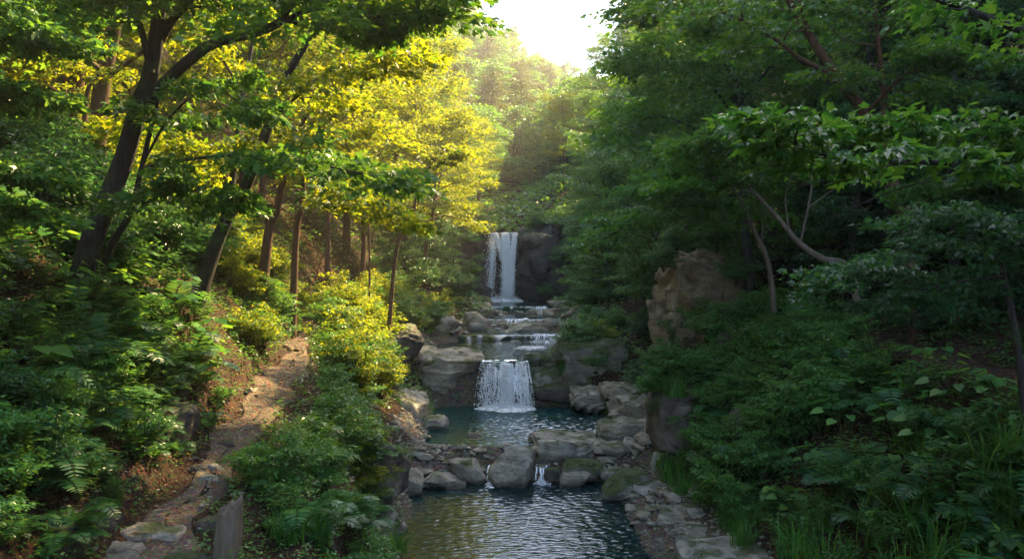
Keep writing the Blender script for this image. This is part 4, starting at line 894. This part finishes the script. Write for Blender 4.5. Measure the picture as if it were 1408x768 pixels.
for s in range(2):
    plant_proto('broad%d' % s, broad(440 + s), 'herb', 'broad_leaved_plant')
    plant_proto('bigherb%d' % s, herb(450 + s, 9, .75, .5, .2, 6, LONG), 'herb', 'leafy_herb')
    plant_proto('bshrub%d' % s, shrub(465 + s, 1.1, .9, 20, .08, 22), 'herb', 'shrub')
    plant_proto('gshrub%d' % s, shrub(460 + s, 1.2, .9, 20, .08, 22), 'gbush', 'shrub')
    g = grass(420 + s); g.materials.append(M['grass']); PL['grass%d' % s] = ('grass_tuft', [('blades', g)])
    g = grass(425 + s, 90, .9, .014, .14); g.materials.append(M['grass']); PL['lgrass%d' % s] = ('grass_tuft', [('blades', g)])
rp = random.Random(77)
def put(key, x, y, sc, label, group, z=None, tilt=(0, 0), rz=None):
    nm, parts = PL[key]
    zz = g1(x, y) if z is None else z
    rot = (tilt[0], tilt[1], rp.uniform(0, 6.3) if rz is None else rz)
    cat = {'fern': 'fern', 'grass_tuft': 'grass tuft', 'shrub': 'shrub'}.get(nm, 'plant')
    if len(parts) == 1:
        e = ob(nm, parts[0][1]); e.location = (x, y, zz); e.rotation_euler = rot; e.scale = (sc,) * 3; return tag(e, label, cat, group)
    e = empty(nm, (x, y, zz), label, cat, group); e.rotation_euler = rot; e.scale = (sc,) * 3
    for pn, me in parts: ob(pn, me, None, e)
    return e
def scatter(n, keys, yr, ja, jb, fa, fb, sc, label, group, cond=None):
    k = 0; t = 0
    while k < n and t < 30 * n:
        t += 1
        y = yr[0] + (yr[1] - yr[0]) * rp.random() ** 1.15; X, _ = section(np.array([y])); x = X[0, ja] * (1 - fa) + X[0, jb] * fa if False else rp.uniform(X[0, ja] + fa, X[0, jb] + fb)
        if cond and not cond(x, y): continue
        put(rp.choice(keys), x, y, rp.uniform(*sc), label, group, None, (rp.uniform(-.15, .15), rp.uniform(-.15, .15))); k += 1
H3 = ['herb0', 'herb1', 'herb2']; FN = ['fern0', 'fern1', 'fern2']
# left bank above the path (dark)
scatter(60, FN, (6.6, 13), 3, 4, -1.6, -.5, (.55, .95), 'arching fern in the shaded bank left of the path', 'ferns of the left bank')
scatter(80, H3 + ['bigherb0', 'bigherb1'], (5.5, 15), 3, 4, -1.5, -.35, (.55, .9), 'leafy herb in the shaded bank left of the path', 'herbs of the left bank')
scatter(26, ['broad0', 'broad1'], (5.5, 14), 3, 4, -1.4, -.35, (.7, 1.1), 'broad leaved plant in the shaded bank left of the path', 'broad leaved plants of the left bank')
scatter(40, ['dshrub0', 'dshrub1', 'dshrub2'], (11.5, 20), 2, 3, 6.5, -.4, (.7, 1.2), 'dark shrub on the slope under the left trees', 'shrubs under the left trees')
scatter(40, ['gshrub0', 'gshrub1', 'shrub2', 'herb0'], (14, 26), 3, 4, -1.6, -.1, (.4, .75), 'small bush on the bank above the sunlit end of the path', 'bushes above the sunlit path')
scatter(110, ['herb0', 'herb1', 'herb2', 'fern0', 'fern1'], (5.5, 12), 3, 4, -.3, -.05, (.3, .6), 'small herb at the left edge of the path', 'small herbs edging the path')
scatter(26, ['dshrub0', 'shrub1', 'bigherb0'], (5.5, 9), 3, 4, -.6, -.2, (.4, .6), 'low leafy plant over the dark rocks bottom left', 'low plants bottom left')
# between path and pool
scatter(46, H3 + ['bigherb0', 'bigherb1', 'shrub1'], (5.8, 14), 5, 6, .3, .5, (.35, .65), 'leafy herb between the path and the lower pool', 'herbs between path and pool', cond=lambda x, y: not (y < 7.4 and -3.3 < x < -1.75))
scatter(22, FN, (6, 15), 5, 6, .5, .6, (.45, .7), 'fern between the path and the lower pool', 'ferns between path and pool', cond=lambda x, y: not (y < 7.4 and -3.3 < x < -1.75))
scatter(22, ['grass0', 'grass1'], (6, 15), 5, 7, .3, .0, (.4, .7), 'grass tuft between the path and the lower pool', 'grass tufts between path and pool', cond=lambda x, y: not (y < 7.4 and -3.3 < x < -1.75))
scatter(40, ['shrub0', 'grass0', 'grass1', 'herb1', 'gshrub0', 'fern1', 'bigherb1', 'lgrass0'], (11, 17.5), 5, 6, .4, .35, (.45, .75), 'green bush on the bank over the left shore', 'bushes over the left shore')
scatter(30, ['gshrub0', 'gshrub1', 'shrub0'], (16.5, 25.5), 5, 6, .1, .2, (.6, 1.1), 'golden green bush right of the sunlit path', 'golden bushes right of the path')
scatter(24, ['shrub0', 'shrub1', 'gshrub1'], (27, 37), 5, 7, .3, -.5, (.7, 1.0), 'bright green round bush on the left bank above the lower waterfall', 'round bushes above the lower waterfall')
scatter(26, ['shrub2', 'shrub1', 'dshrub0'], (37, 56), 5, 7, -1, -.5, (.8, 1.2), 'distant bush on the left bank near the upper waterfall', 'bushes near the upper waterfall')
# right bank
scatter(55, ['lgrass0', 'lgrass1', 'herb0'], (6.5, 12), 11, 13, .1, -.8, (.6, 1.05), 'long bladed plant in the lower right undergrowth', 'long bladed plants lower right')
scatter(60, H3 + ['bigherb0', 'bigherb1'], (6.5, 17), 11, 13, .0, -.3, (.7, 1.15), 'leafy herb on the right bank', 'herbs of the right bank')
scatter(40, ['broad0', 'broad1'], (6.5, 14), 12, 13, -.8, -.1, (.7, 1.1), 'broad leaved plant on the right bank below the path', 'broad leaved plants of the right bank')
scatter(36, FN, (7, 18), 11, 13, .5, -.2, (.7, 1.1), 'fern on the right bank', 'ferns of the right bank')
scatter(56, ['bshrub0', 'shrub1', 'bshrub1'], (13.5, 22), 12, 13, -1.3, -.2, (.5, .9), 'green shrub on the mound of the right bank', 'shrubs of the right mound')
scatter(24, ['grass0', 'grass1'], (12.5, 17), 11, 12, -.2, -.9, (.6, 1.0), 'grass tuft at the edge of the right shore', 'grass tufts of the right shore')
scatter(50, ['dshrub0', 'dshrub1', 'dshrub2'], (9, 30), 14, 15, .1, 1, (.7, 1.2), 'dark shrub under the trees of the right slope', 'shrubs under the right trees')
scatter(30, ['shrub0', 'dshrub1', 'shrub2'], (23, 50), 11, 13, -.2, 0, (.7, 1.1), 'bush on the right bank beside the upper stream', 'bushes beside the upper stream')
# plants on the boulders
def on(px, py, d, key, sc, label): c = at(px, py, d); put(key, c[0], c[1], sc, label, None, c[2])
on(925, 530, 17.2, 'shrub0', .75, 'green shrub on top of the large dark boulder, left half')
on(960, 528, 17.3, 'shrub1', .6, 'green shrub on top of the large dark boulder, right half')
on(900, 545, 17.2, 'bshrub0', .55, 'green shrub on the left shoulder of the large dark boulder')
on(985, 545, 17.0, 'bshrub1', .5, 'green shrub on the right shoulder of the large dark boulder')
on(915, 515, 17.6, 'bshrub0', 0.6, 'leafy plant on the crown of the large dark boulder, back left')
on(945, 512, 17.8, 'herb1', 0.9, 'leafy plant on the crown of the large dark boulder, back middle')
on(975, 522, 17.6, 'bshrub1', 0.6, 'leafy plant on the crown of the large dark boulder, back right')
on(895, 570, 16.9, 'herb2', 0.6, 'leafy plant on the crown of the large dark boulder, hanging on its left flank')
on(930, 545, 16.7, 'lgrass0', .8, 'grass tuft hanging over the front of the large dark boulder')
on(790, 482, 26.2, 'shrub2', .8, 'green bush on the mossy boulder right of the lower waterfall, left one')
on(812, 470, 26.6, 'bshrub0', .7, 'bushy green plant at the middle of the mossy boulder right of the lower waterfall')
on(850, 492, 26.0, 'herb1', 1.2, 'leafy herb on the right end of the mossy boulder by the lower waterfall')
on(782, 500, 25.6, 'grass0', 1.2, 'grass draped over the front of the mossy boulder by the lower waterfall')
on(820, 512, 25.4, 'bshrub1', .55, 'small bush growing from the face of the mossy boulder by the lower waterfall')
on(828, 480, 26.4, 'gshrub0', .7, 'bright bush on the mossy boulder right of the lower waterfall, right one')
on(770, 512, 25.5, 'grass1', .9, 'grass hanging beside the right lip of the lower waterfall')
on(596, 510, 25.4, 'herb2', .8, 'leafy plant hanging on the slab left of the lower waterfall')
on(940, 650, 16.4, 'grass0', .9, 'bright grass tuft behind the stones of the right shore')
on(968, 690, 14.5, 'grass1', 1.0, 'bright grass tuft above the pale flagstone ledge')
on(975, 680, 14.8, 'grass0', 1.0, 'tall grass tuft at the foot of the right bank')
on(545, 760, 12.0, 'grass1', .8, 'grass tuft growing at the waterline bottom left of the pool')
on(550, 640, 14.5, 'grass0', .9, 'grass tuft above the grey triangular slab')

for i_, (px, py, d, k, sc) in enumerate([(930, 348, 23.6, 'bshrub0', .7), (985, 346, 23.8, 'shrub1', .8), (912, 372, 23.2, 'bshrub1', .6), (1012, 392, 22.8, 'shrub0', .7), (925, 470, 22.4, 'herb2', 1.1), (975, 462, 22.2, 'bshrub0', .8)]):
    on(px, py, d, k, sc, 'bush growing on the tall ochre outcrop, %s' % ['top left', 'top right', 'left shoulder', 'right shoulder', 'foot left', 'foot right'][i_])
for i_, (px, py, d, k, sc) in enumerate([(742, 318, 58.6, 'shrub0', 1.3), (775, 322, 59, 'bshrub1', 1.6), (805, 330, 57, 'shrub1', 1.7), (655, 322, 59, 'bshrub0', 1.5), (632, 340, 58, 'shrub2', 1.6), (775, 365, 56.6, 'shrub1', 1.3), (800, 400, 55, 'bshrub1', 1.5), (752, 408, 56, 'shrub0', .8), (645, 390, 56, 'shrub1', 1.2)]):
    on(px, py, d, k, sc, 'bush on the rock wall of the upper waterfall, ' + ['just right of the lip', 'top right', 'far top right', 'top left', 'far top left', 'middle right', 'low right', 'foot right', 'foot left'][i_])
# ------------------------------------------------------------------ ground cover and litter (uncountable)
def cover(name, n, xr, yr, ls, hmax, mat, seed, cond, label, tpl=KITE, tilt=.35, per=6, spread=.09):
    rg = np.random.default_rng(seed); x = rg.uniform(*xr, n); y = yr[0] + (yr[1] - yr[0]) * rg.random(n) ** 1.3
    X, Z = section(y); k = cond(x, y, X); x = x[k]; y = y[k]; n = len(x)
    P = np.stack([x, y, ground(x, y)], -1); h = hmax * rg.random(n)
    P = np.repeat(P, per, 0); m = n * per; a = rg.uniform(0, 6.28, m)
    P = P + np.stack([np.cos(a) * spread * rg.random(m), np.sin(a) * spread * rg.random(m), np.repeat(h, per) * rg.uniform(.6, 1.1, m) + .01], -1)
    sc = ls * rg.uniform(.6, 1.3, m) * np.clip(.55 + P[:, 1] / 22, .8, 3)
    D = np.stack([np.cos(a), np.sin(a), rg.normal(size=m) * .3], -1); Nn = np.array([0, 0, 1.0]) + rg.normal(size=(m, 3)) * tilt
    v, f = leaves_vf(P, D, Nn, sc, tpl)
    return tag(ob(name, mesh_from(name, v, f), M[mat]), label, 'ground cover', kind='stuff')
def dry(x, y, X): return ~((x > X[:, 7] - .05) & (x < X[:, 10] + .05))
def pth(x, y, X): return ((x > X[:, 4] + .06) & (x < X[:, 5] - .04) & (y < 25)) | ((x > X[:, 13] + .1) & (x < X[:, 14] - .1) & (y < 21))
def shore(x, y, X): return ((x > X[:, 7] - .9) & (x < X[:, 7]) & (y > 15.5) & (y < 21)) | ((x > X[:, 10]) & (x < X[:, 11] + .3) & (y > 10) & (y < 22))
cover('ground_cover', 30000, (-8, 9), (4, 26), .05, .2, 'herb', 1, lambda x, y, X: dry(x, y, X) & ~pth(x, y, X) & ~shore(x, y, X), 'low green ground cover plants carpeting the banks')
cover('ground_cover', 9000, (-14, 14), (22, 58), .065, .4, 'herb', 2, lambda x, y, X: dry(x, y, X), 'low green ground cover farther up the valley', spread=.25)
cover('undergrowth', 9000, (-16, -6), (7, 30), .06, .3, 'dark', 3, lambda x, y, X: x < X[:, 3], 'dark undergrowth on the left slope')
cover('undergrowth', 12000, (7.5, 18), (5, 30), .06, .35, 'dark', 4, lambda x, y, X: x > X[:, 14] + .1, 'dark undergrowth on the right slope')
cover('undergrowth', 26000, (-40, 42), (60, 215), .13, .9, 'maple', 7, lambda x, y, X: np.abs(x) < .2 * y + 4, 'bushes and leaves carpeting the far valley and ridge', spread=.8)
cover('leaf_litter', 26000, (-16, -3), (5, 34), .055, .02, 'litter', 5, lambda x, y, X: (x < X[:, 4]) | ((x < X[:, 5]) & (np.random.default_rng(1).random(len(x)) < .25)), 'fallen brown leaves on the left slope', per=2, spread=.2)
cover('leaf_litter', 9000, (2.4, 16), (5, 28), .05, .02, 'litter', 6, lambda x, y, X: dry(x, y, X), 'fallen brown leaves on the right slope', per=2, spread=.2)

# ------------------------------------------------------------------ stump and dead twig
def stump(px, py, d, wpx, hpx):
    s = d / FPX; r = wpx * s / 2; h = hpx * s; n = 28; rg = np.random.default_rng(9)
    c = at(px, py + hpx / 2, d); rings = 26; V = []
    for k in range(rings):
        f = k / (rings - 1); a = np.linspace(0, 2 * np.pi, n, endpoint=False)
        q = np.stack([np.cos(a) * 2, np.sin(a) * 2, np.full(n, f * 1.2)], -1)
        rr = r * (1.12 - .25 * f + .16 * vnoise(q * [1, 1, .4], 3) + .05 * np.abs(vnoise(q * [4, 4, .3], 5)))
        z = -.15 + (h + .15) * f + (f ** 5) * (.05 * np.cos(a - .6) + .06 * vnoise(q * 3, 8))
        V.append(np.stack([np.cos(a) * rr + f * .05, np.sin(a) * rr * .95, z], -1))
    V = np.concatenate(V); i = np.arange(rings - 1)[:, None] * n; j = np.arange(n)[None]; j2 = (j + 1) % n
    F = np.stack([i + j, i + j2, i + n + j2, i + n + j], -1).reshape(-1, 4)
    e = empty('tree_stump', c, 'weathered upright wooden stump at the bottom edge beside the path', 'stump')
    ob('bark', mesh_from('bark', V, [F], True), M['barkp'], e)
    top = V[-n:]; cc = top.mean(0) - [0, 0, .02]; VV = [top * 1.0]; 
    mid = cc + (top - cc) * .55 + np.stack([np.zeros(n), np.zeros(n), rg.normal(size=n) * .012], -1); VV += [mid, cc[None]]
    VV = np.concatenate(VV); k = np.arange(n); k2 = (k + 1) % n
    ob('broken_top', mesh_from('broken_top', VV, [np.stack([k, k2, n + k2, n + k], -1), np.stack([n + k, n + k2, np.full(n, 2 * n)], -1)], True), M['barkp'], e)
stump(309, 738, 7.0, 36, 84)
T = TB(5); b = at(905, 708, 15); T.tube(smooth_poly([(0, 0, -.05), (.02, 0, .12), (.06, 0, .28), (.1, 0, .42)], 10), .012, .006, 6); T.tube(smooth_poly([(.05, 0, .25), (-.04, 0, .33), (-.12, 0, .34)], 8), .007, .003, 5); T.tube(smooth_poly([(.1, 0, .4), (.05, 0, .5)], 4), .006, .003, 5)
tag(ob('dead_twig', T.wood('dead_twig'), M['barkp'], None, b), 'pale forked dead twig sticking up from the right shore', 'twig')

# ------------------------------------------------------------------ waterfalls
def curtain_mesh(name, x0, x1, ytop, ztop, h, throw, seed, nx=60, nz=60, bulge=.06, taper=0.0, run=.35):
    u = np.linspace(0, 1, nx); t = np.linspace(-run, 1, nz); U, Tt = np.meshgrid(u, t)
    fall = np.clip(Tt, 0, 1); x = x0 + (x1 - x0) * U + (U - .5) * taper * fall
    P = np.stack([x.ravel() * 5, fall.ravel() * .8, np.zeros(x.size)], -1); nse = fbm(P, 4, seed).reshape(x.shape)
    y = ytop - throw * fall + np.where(Tt < 0, -Tt * 1.0, 0) + nse * bulge * (.3 + fall)
    z = ztop - h * fall ** 1.55 + np.where(Tt < 0, .01, 0) + nse * .02
    i = (np.arange(nz - 1)[:, None] * nx + np.arange(nx - 1)[None]).ravel()
    return mesh_from(name, np.stack([x.ravel(), y.ravel(), z.ravel()], -1), [np.stack([i, i + 1, i + nx + 1, i + nx], -1)], True)
def drops(name, n, xf, ytop, ztop, h, throw, s0, s1, seed, spread=.04):
    rg = np.random.default_rng(seed); t = rg.random(n) ** .8; x = xf(rg, n, t)
    c = np.stack([x, ytop - throw * t + rg.normal(size=n) * spread, ztop - h * t ** 1.55], -1)
    s = s0 * (s1 / s0) ** rg.random(n); O = np.array([(1, 0, 0), (0, 1, 0), (-1, 0, 0), (0, -1, 0), (0, 0, 1.0), (0, 0, -1)])
    L = np.stack([s, s, s * (1.2 + 2.2 * rg.random(n) * (t + .3))], -1)
    V = c[:, None] + O[None] * L[:, None]
    F = np.array([(0, 1, 4), (1, 2, 4), (2, 3, 4), (3, 0, 4), (1, 0, 5), (2, 1, 5), (3, 2, 5), (0, 3, 5)])
    return mesh_from(name, V.reshape(-1, 3), [(F[None] + (np.arange(n) * 6)[:, None, None]).reshape(-1, 3)])
def foam_patch(name, cx, cy, rx, ry, z, seed, n=40, hgt=.06):
    a = np.linspace(0, 2 * np.pi, 72, endpoint=False); r = np.linspace(0, 1, n); A, Rr = np.meshgrid(a, r)
    wob = 1 + .22 * fbm(np.stack([np.cos(A).ravel() * 2, np.sin(A).ravel() * 2, Rr.ravel() * 0], -1), 4, seed).reshape(A.shape)
    x = cx + np.cos(A) * Rr * rx * wob; y = cy + np.sin(A) * Rr * ry * wob
    nz = fbm(np.stack([x.ravel() * 7, y.ravel() * 7, x.ravel() * 0], -1), 4, seed + 2).reshape(A.shape)
    zz = z + .015 + hgt * (1 - Rr) * (1 + nz) + .015 * nz * (1 - Rr)
    i = np.arange(n - 1)[:, None] * 72; j = np.arange(72)[None]; j2 = (j + 1) % 72
    return mesh_from(name, np.stack([x.ravel(), y.ravel(), zz.ravel()], -1), [np.stack([i + j, i + j2, i + 72 + j2, i + 72 + j], -1).reshape(-1, 4)], True)


def strands(name, n, xf, wf_, ytop, ztop, h, throw, drift, seed, t0=(0, .1), t1=(.8, 1.05), nz=16, spread=.05, lipx=None):
    rg = np.random.default_rng(seed); x0 = xf(rg, n); dr = drift(x0) if callable(drift) else np.full(n, drift)
    a = rg.uniform(*t0, n); b = rg.uniform(*t1, n); V = []; F = []
    t = np.linspace(0, 1, nz); yo = rg.normal(size=n) * spread
    for k in range(n):
        q = np.clip(a[k] + (b[k] - a[k]) * t, 0, 1); ph = rg.uniform(0, 100)
        nx_ = vnoise(np.stack([q * 5 + ph, q * 0 + k * 1.7, q * 0], -1), seed); nw = vnoise(np.stack([q * 9 + ph, q * 0 + k * 3.1, q * 0 + 4], -1), seed)
        x = x0[k] + dr[k] * q + nx_ * .03 * (.2 + q) * h; w = wf_ * (.35 + .65 * rg.random()) * (1 + .9 * nw) * np.sin(np.pi * np.clip(t * .92 + .06, 0, 1)) ** .5
        y = ytop - throw * q + yo[k] * (.3 + q); z = ztop - h * q ** 1.55
        ang = rg.uniform(-.5, .5)
        L_ = np.stack([x - w, y - w * ang, z], -1); C_ = np.stack([x, y - w * .8, z], -1); R__ = np.stack([x + w, y + w * ang, z], -1)
        V.append(np.stack([L_, C_, R__], 1).reshape(-1, 3)); i = np.arange(nz - 1) * 3 + k * nz * 3
        F.append(np.concatenate([np.stack([i, i + 1, i + 4, i + 3], -1), np.stack([i + 1, i + 2, i + 5, i + 4], -1)]))
    return mesh_from(name, np.concatenate(V), [np.concatenate(F)], True)
def lip_mesh(name, x0, x1, ytop, ztop, drop, seed):
    u = np.linspace(0, 1, 50); t = np.linspace(-1, 1, 26); U, Tt = np.meshgrid(u, t); x = x0 + (x1 - x0) * U
    nn = fbm(np.stack([x.ravel() * 6, Tt.ravel(), Tt.ravel() * 0], -1), 3, seed).reshape(x.shape)
    y = ytop - Tt * .28 + nn * .02; z = ztop - .005 - np.where(Tt > 0, drop * Tt ** 2 * (1 + .35 * nn), 0) + nn * .015
    i = (np.arange(25)[:, None] * 50 + np.arange(49)[None]).ravel()
    return mesh_from(name, np.stack([x.ravel(), y.ravel(), z.ravel()], -1), [np.stack([i, i + 1, i + 51, i + 50], -1)], True)
def splash(name, n, cx, cy, rx, ry, z, hh, s0, s1, seed):
    rg = np.random.default_rng(seed); a = rg.uniform(0, 6.28, n); r = np.sqrt(rg.random(n)); c = np.stack([cx + np.cos(a) * r * rx, cy + np.sin(a) * r * ry, z + hh * rg.random(n) ** 2.5 * (1.1 - r)], -1)
    O = np.array([(1, 0, 0), (0, 1, 0), (-1, 0, 0), (0, -1, 0), (0, 0, 1.0), (0, 0, -1)]); s = s0 * (s1 / s0) ** rg.random(n); V = c[:, None] + O[None] * s[:, None, None]
    F = np.array([(0, 1, 4), (1, 2, 4), (2, 3, 4), (3, 0, 4), (1, 0, 5), (2, 1, 5), (3, 2, 5), (0, 3, 5)])
    return mesh_from(name, V.reshape(-1, 3), [(F[None] + (np.arange(n) * 6)[:, None, None]).reshape(-1, 3)])
def wpart(name, me, mat, e, o):
    p = ob(name, me, mat, e); p.location = tuple(-o); return p
wf = empty('waterfall', (-.2, 25.0, .5), 'low wide white waterfall dropping into the green middle pool', 'waterfall')
o0 = np.array([-.2, 25.0, .5])
wpart('lip', lip_mesh('c', -.95, .52, 25.5, 1.9, .28, 5), M['wlip'], wf, o0)
wpart('water_curtain', curtain_mesh('c', -.38, .0, 25.36, 1.86, 1.36, .42, 3, bulge=.07, run=0), M['curtain'], wf, o0)
wpart('streaks', strands('s', 210, lambda rg, n: np.where(rg.random(n) < .66, rg.normal(-.2, .11, n), np.where(rg.random(n) < .6, rg.uniform(-.88, .42, n), rg.normal(.3, .12, n))).clip(-.92, .5), .016, 25.28, 1.86, 1.36, .5, lambda x: (x + .2) * .22, 31, (.02, .5), (.5, 1.1)), M['drop'], wf, o0)
def xf1(rg, n, t):
    a = rg.random(n); u = np.where(a < .5, rg.normal(-.2, .14, n), np.where(a < .7, rg.normal(-.2, .38, n), np.where(a < .85, rg.normal(-.72, .16, n), rg.normal(.36, .14, n)))).clip(-1.1, .62)
    gap = (np.abs(u + .47 - .1 * t) < .09 + .05 * np.sin(t * 9)) | (np.abs(u - .13 + .04 * t) < .07)      # two dark gaps where the rock shows
    u = np.where(gap & (rg.random(n) < .8), rg.normal(-.18, .12, n), u)
    return -.2 + (u + .2) * (.86 + .24 * t)
tag(wpart('falling_drops', drops('d', 9500, xf1, 25.28, 1.84, 1.34, .56, .005, .016, 1, .08), M['drop'], wf, o0), kind='stuff')
tag(wpart('spray', splash('p', 5000, -.18, 24.7, .9, .4, .5, .25, .006, .02, 3), M['drop'], wf, o0), kind='stuff')
wpart('foam', foam_patch('f', -.18, 24.62, 1.02, .6, .5, 4, hgt=.06), M['foam'], wf, o0)

wf2 = empty('waterfall', (-.6, 57.8, 2.9), 'tall narrow white waterfall plunging down the dark cliff at the head of the valley', 'waterfall')
o1 = np.array([-.6, 57.8, 2.9])
wpart('water_curtain', curtain_mesh('c', -.8, .3, 58.3, 7.93, 5.0, .5, 13, bulge=.15, taper=-.2, run=.2), M['curtain_far'], wf2, o1)
wpart('streaks', strands('s', 120, lambda rg, n: rg.normal(-.5, .13, n), .05, 58.2, 7.93, 5.0, .6, lambda x: .12 + x * 0, 41, (0, .3), (.6, 1.1)), M['drop'], wf2, o1)
wpart('streaks', strands('s', 75, lambda rg, n: rg.normal(.26, .07, n), .045, 58.2, 7.93, 5.0, .6, lambda x: -.38 + x * 0, 42, (0, .2), (.5, 1.1)), M['drop'], wf2, o1)
wpart('streaks', strands('s', 34, lambda rg, n: rg.normal(-1.25, .06, n), .035, 58.2, 7.9, 5.0, .6, lambda x: .95 + x * 0, 43, (0, .1), (.35, .62)), M['drop'], wf2, o1)
wpart('streaks', strands('s', 50, lambda rg, n: rg.normal(-1.3, .12, n), .014, 58.2, 7.9, 5.0, .6, lambda x: -.3 + x * 0, 44, (0, .4), (.4, 1.1)), M['drop'], wf2, o1)
def xf2(rg, n, t):
    a = rg.random(n); return np.where(a < .4, rg.normal(-.45 + .1 * t, .16, n), np.where(a < .65, rg.normal(.26 - .38 * t, .1 + .05 * t, n), np.where(a < .8, rg.normal(-1.25 + .95 * np.minimum(t, .6), .1, n), rg.normal(-1.35 - .3 * t, .18, n)))).clip(-2.0, .5)
tag(wpart('falling_drops', drops('d', 9000, xf2, 58.2, 7.9, 5.0, .6, .009, .03, 2, .1), M['drop'], wf2, o1), kind='stuff')
tag(wpart('spray', splash('p', 4000, -.6, 57.3, 1.4, .7, 2.92, .7, .012, .035, 6), M['drop'], wf2, o1), kind='stuff')
wpart('foam', foam_patch('f', -.55, 57.0, 1.6, .9, 2.9, 5, hgt=.16), M['foam'], wf2, o1)

def cascade(px0, px1, ytop, z0, z1, label, seed, throw=.5, fo=.5):
    x0 = (px0 - 704) / FPX * ytop; x1 = (px1 - 704) / FPX * ytop; c = np.array([(x0 + x1) / 2, ytop, z1]); w = x1 - x0
    e = empty('cascade', c, label, 'cascade')
    wpart('streaks', strands('s', int(9 + 45 * w), lambda rg, n: rg.uniform(x0, x1, n), .015, ytop, z0, z0 - z1, throw, lambda x: (x - c[0]) * .5, seed, (0, .3), (.5, 1.1), 10, .06), M['drop'], e, c)
    tag(wpart('spray', splash('p', int(200 + 450 * w), c[0], ytop - throw, w * .6, .22, z1, .1 + (z0 - z1) * .5, .006, .016, seed + 9), M['drop'], e, c), kind='stuff')
    wpart('foam', foam_patch('f', c[0], ytop - throw - fo * .5, w * .75 + .05, fo, z1, seed + 3, 16, .03), M['foam_thin'], e, c)
cascade(735, 766, 33.8, 2.2, 1.9, 'small white cascade in the middle of the upper stream', 21, .4, .9)
cascade(700, 726, 40.2, 2.53, 2.16, 'thin white riffle farther up the stream, below the plunge pool', 22, .5, .6)
cascade(738, 752, 47.1, 2.93, 2.5, 'faint white riffle at the outflow of the plunge pool', 23, .5, .6)
cascade(738, 752, 18.25, .32, 0, 'small white trickle right of the central boulder', 24, .6, .4)
cascade(672, 680, 18.2, .28, 0, 'small white trickle left of the central boulder', 25, .55, .35)
cascade(715, 745, 30.5, 1.96, 1.9, 'foam streaked ripple above the lower waterfall', 26, .3, .6)

# ------------------------------------------------------------------ haze
def box(name, x0, x1, y0, y1, z0, z1):
    V = np.array([(x, y, z) for z in (z0, z1) for y in (y0, y1) for x in (x0, x1)])
    F = np.array([(0, 2, 3, 1), (4, 5, 7, 6), (0, 1, 5, 4), (2, 6, 7, 3), (0, 4, 6, 2), (1, 3, 7, 5)])
    return mesh_from(name, V, [F])
HZ = 0.0008
m, nt, out, N, L = new_mat('haze')
pv = N('ShaderNodeVolumePrincipled'); pv.inputs['Color'].default_value = (.97, .94, .86, 1); pv.inputs['Density'].default_value = HZ; pv.inputs['Anisotropy'].default_value = .5
L(pv.outputs[0], out.inputs['Volume'])
hz = ob('haze', box('haze', -322, 322, -32, 422, -3, 112), m); tag(hz, 'thin sunlit morning haze', 'haze', kind='stuff')

# ------------------------------------------------------------------ light, world, camera
AZ, EL = R(42), R(43.5)            # sun to the right of the view direction (+y), and its height
sun = bpy.data.lights.new('sun', 'SUN'); sun.energy = 5.0; sun.angle = R(.5); sun.color = (1, .73, .37)
so = bpy.data.objects.new('sun', sun); COL.objects.link(so)
from mathutils import Vector
dv = Vector((math.sin(AZ) * math.cos(EL), math.cos(AZ) * math.cos(EL), math.sin(EL)))
so.rotation_euler = dv.to_track_quat('Z', 'Y').to_euler(); so.location = (20, 40, 60)
w = bpy.data.worlds.new('World'); SC.world = w; w.use_nodes = True; nt = w.node_tree; nt.nodes.clear()
sky = nt.nodes.new('ShaderNodeTexSky'); sky.sky_type = 'NISHITA'; sky.sun_disc = False; sky.sun_elevation = EL; sky.sun_rotation = AZ
sky.air_density = 1.0; sky.dust_density = 1.3; sky.ozone_density = 1.0
bg = nt.nodes.new('ShaderNodeBackground'); bg.inputs[1].default_value = .135; wo = nt.nodes.new('ShaderNodeOutputWorld')
nt.links.new(sky.outputs[0], bg.inputs[0]); nt.links.new(bg.outputs[0], wo.inputs[0])
cam = bpy.data.cameras.new('camera'); cam.lens = 28; cam.sensor_width = 36; cam.clip_end = 2000; cam.clip_start = .05
co = bpy.data.objects.new('camera', cam); COL.objects.link(co); co.location = (0, 0, CAMZ); co.rotation_euler = (R(90), 0, 0); SC.camera = co
SC.view_settings.view_transform = 'Standard'; SC.view_settings.look = 'None'; SC.view_settings.exposure = 2.6; SC.view_settings.gamma = 1
SC.render.engine = 'CYCLES'; cy = SC.cycles
cy.use_denoising = True
try: cy.denoiser = 'OPENIMAGEDENOISE'
except Exception: pass
cy.max_bounces = 6; cy.diffuse_bounces = 3; cy.glossy_bounces = 2; cy.transmission_bounces = 3; cy.transparent_max_bounces = 12; cy.volume_bounces = 0
cy.sample_clamp_indirect = 6; cy.caustics_reflective = False; cy.caustics_refractive = False
print('POLYS', sum(len(o.data.polygons) for o in SC.objects if o.type == 'MESH'), 'UNIQUE', sum(len(me.polygons) for me in bpy.data.meshes), len(SC.objects))
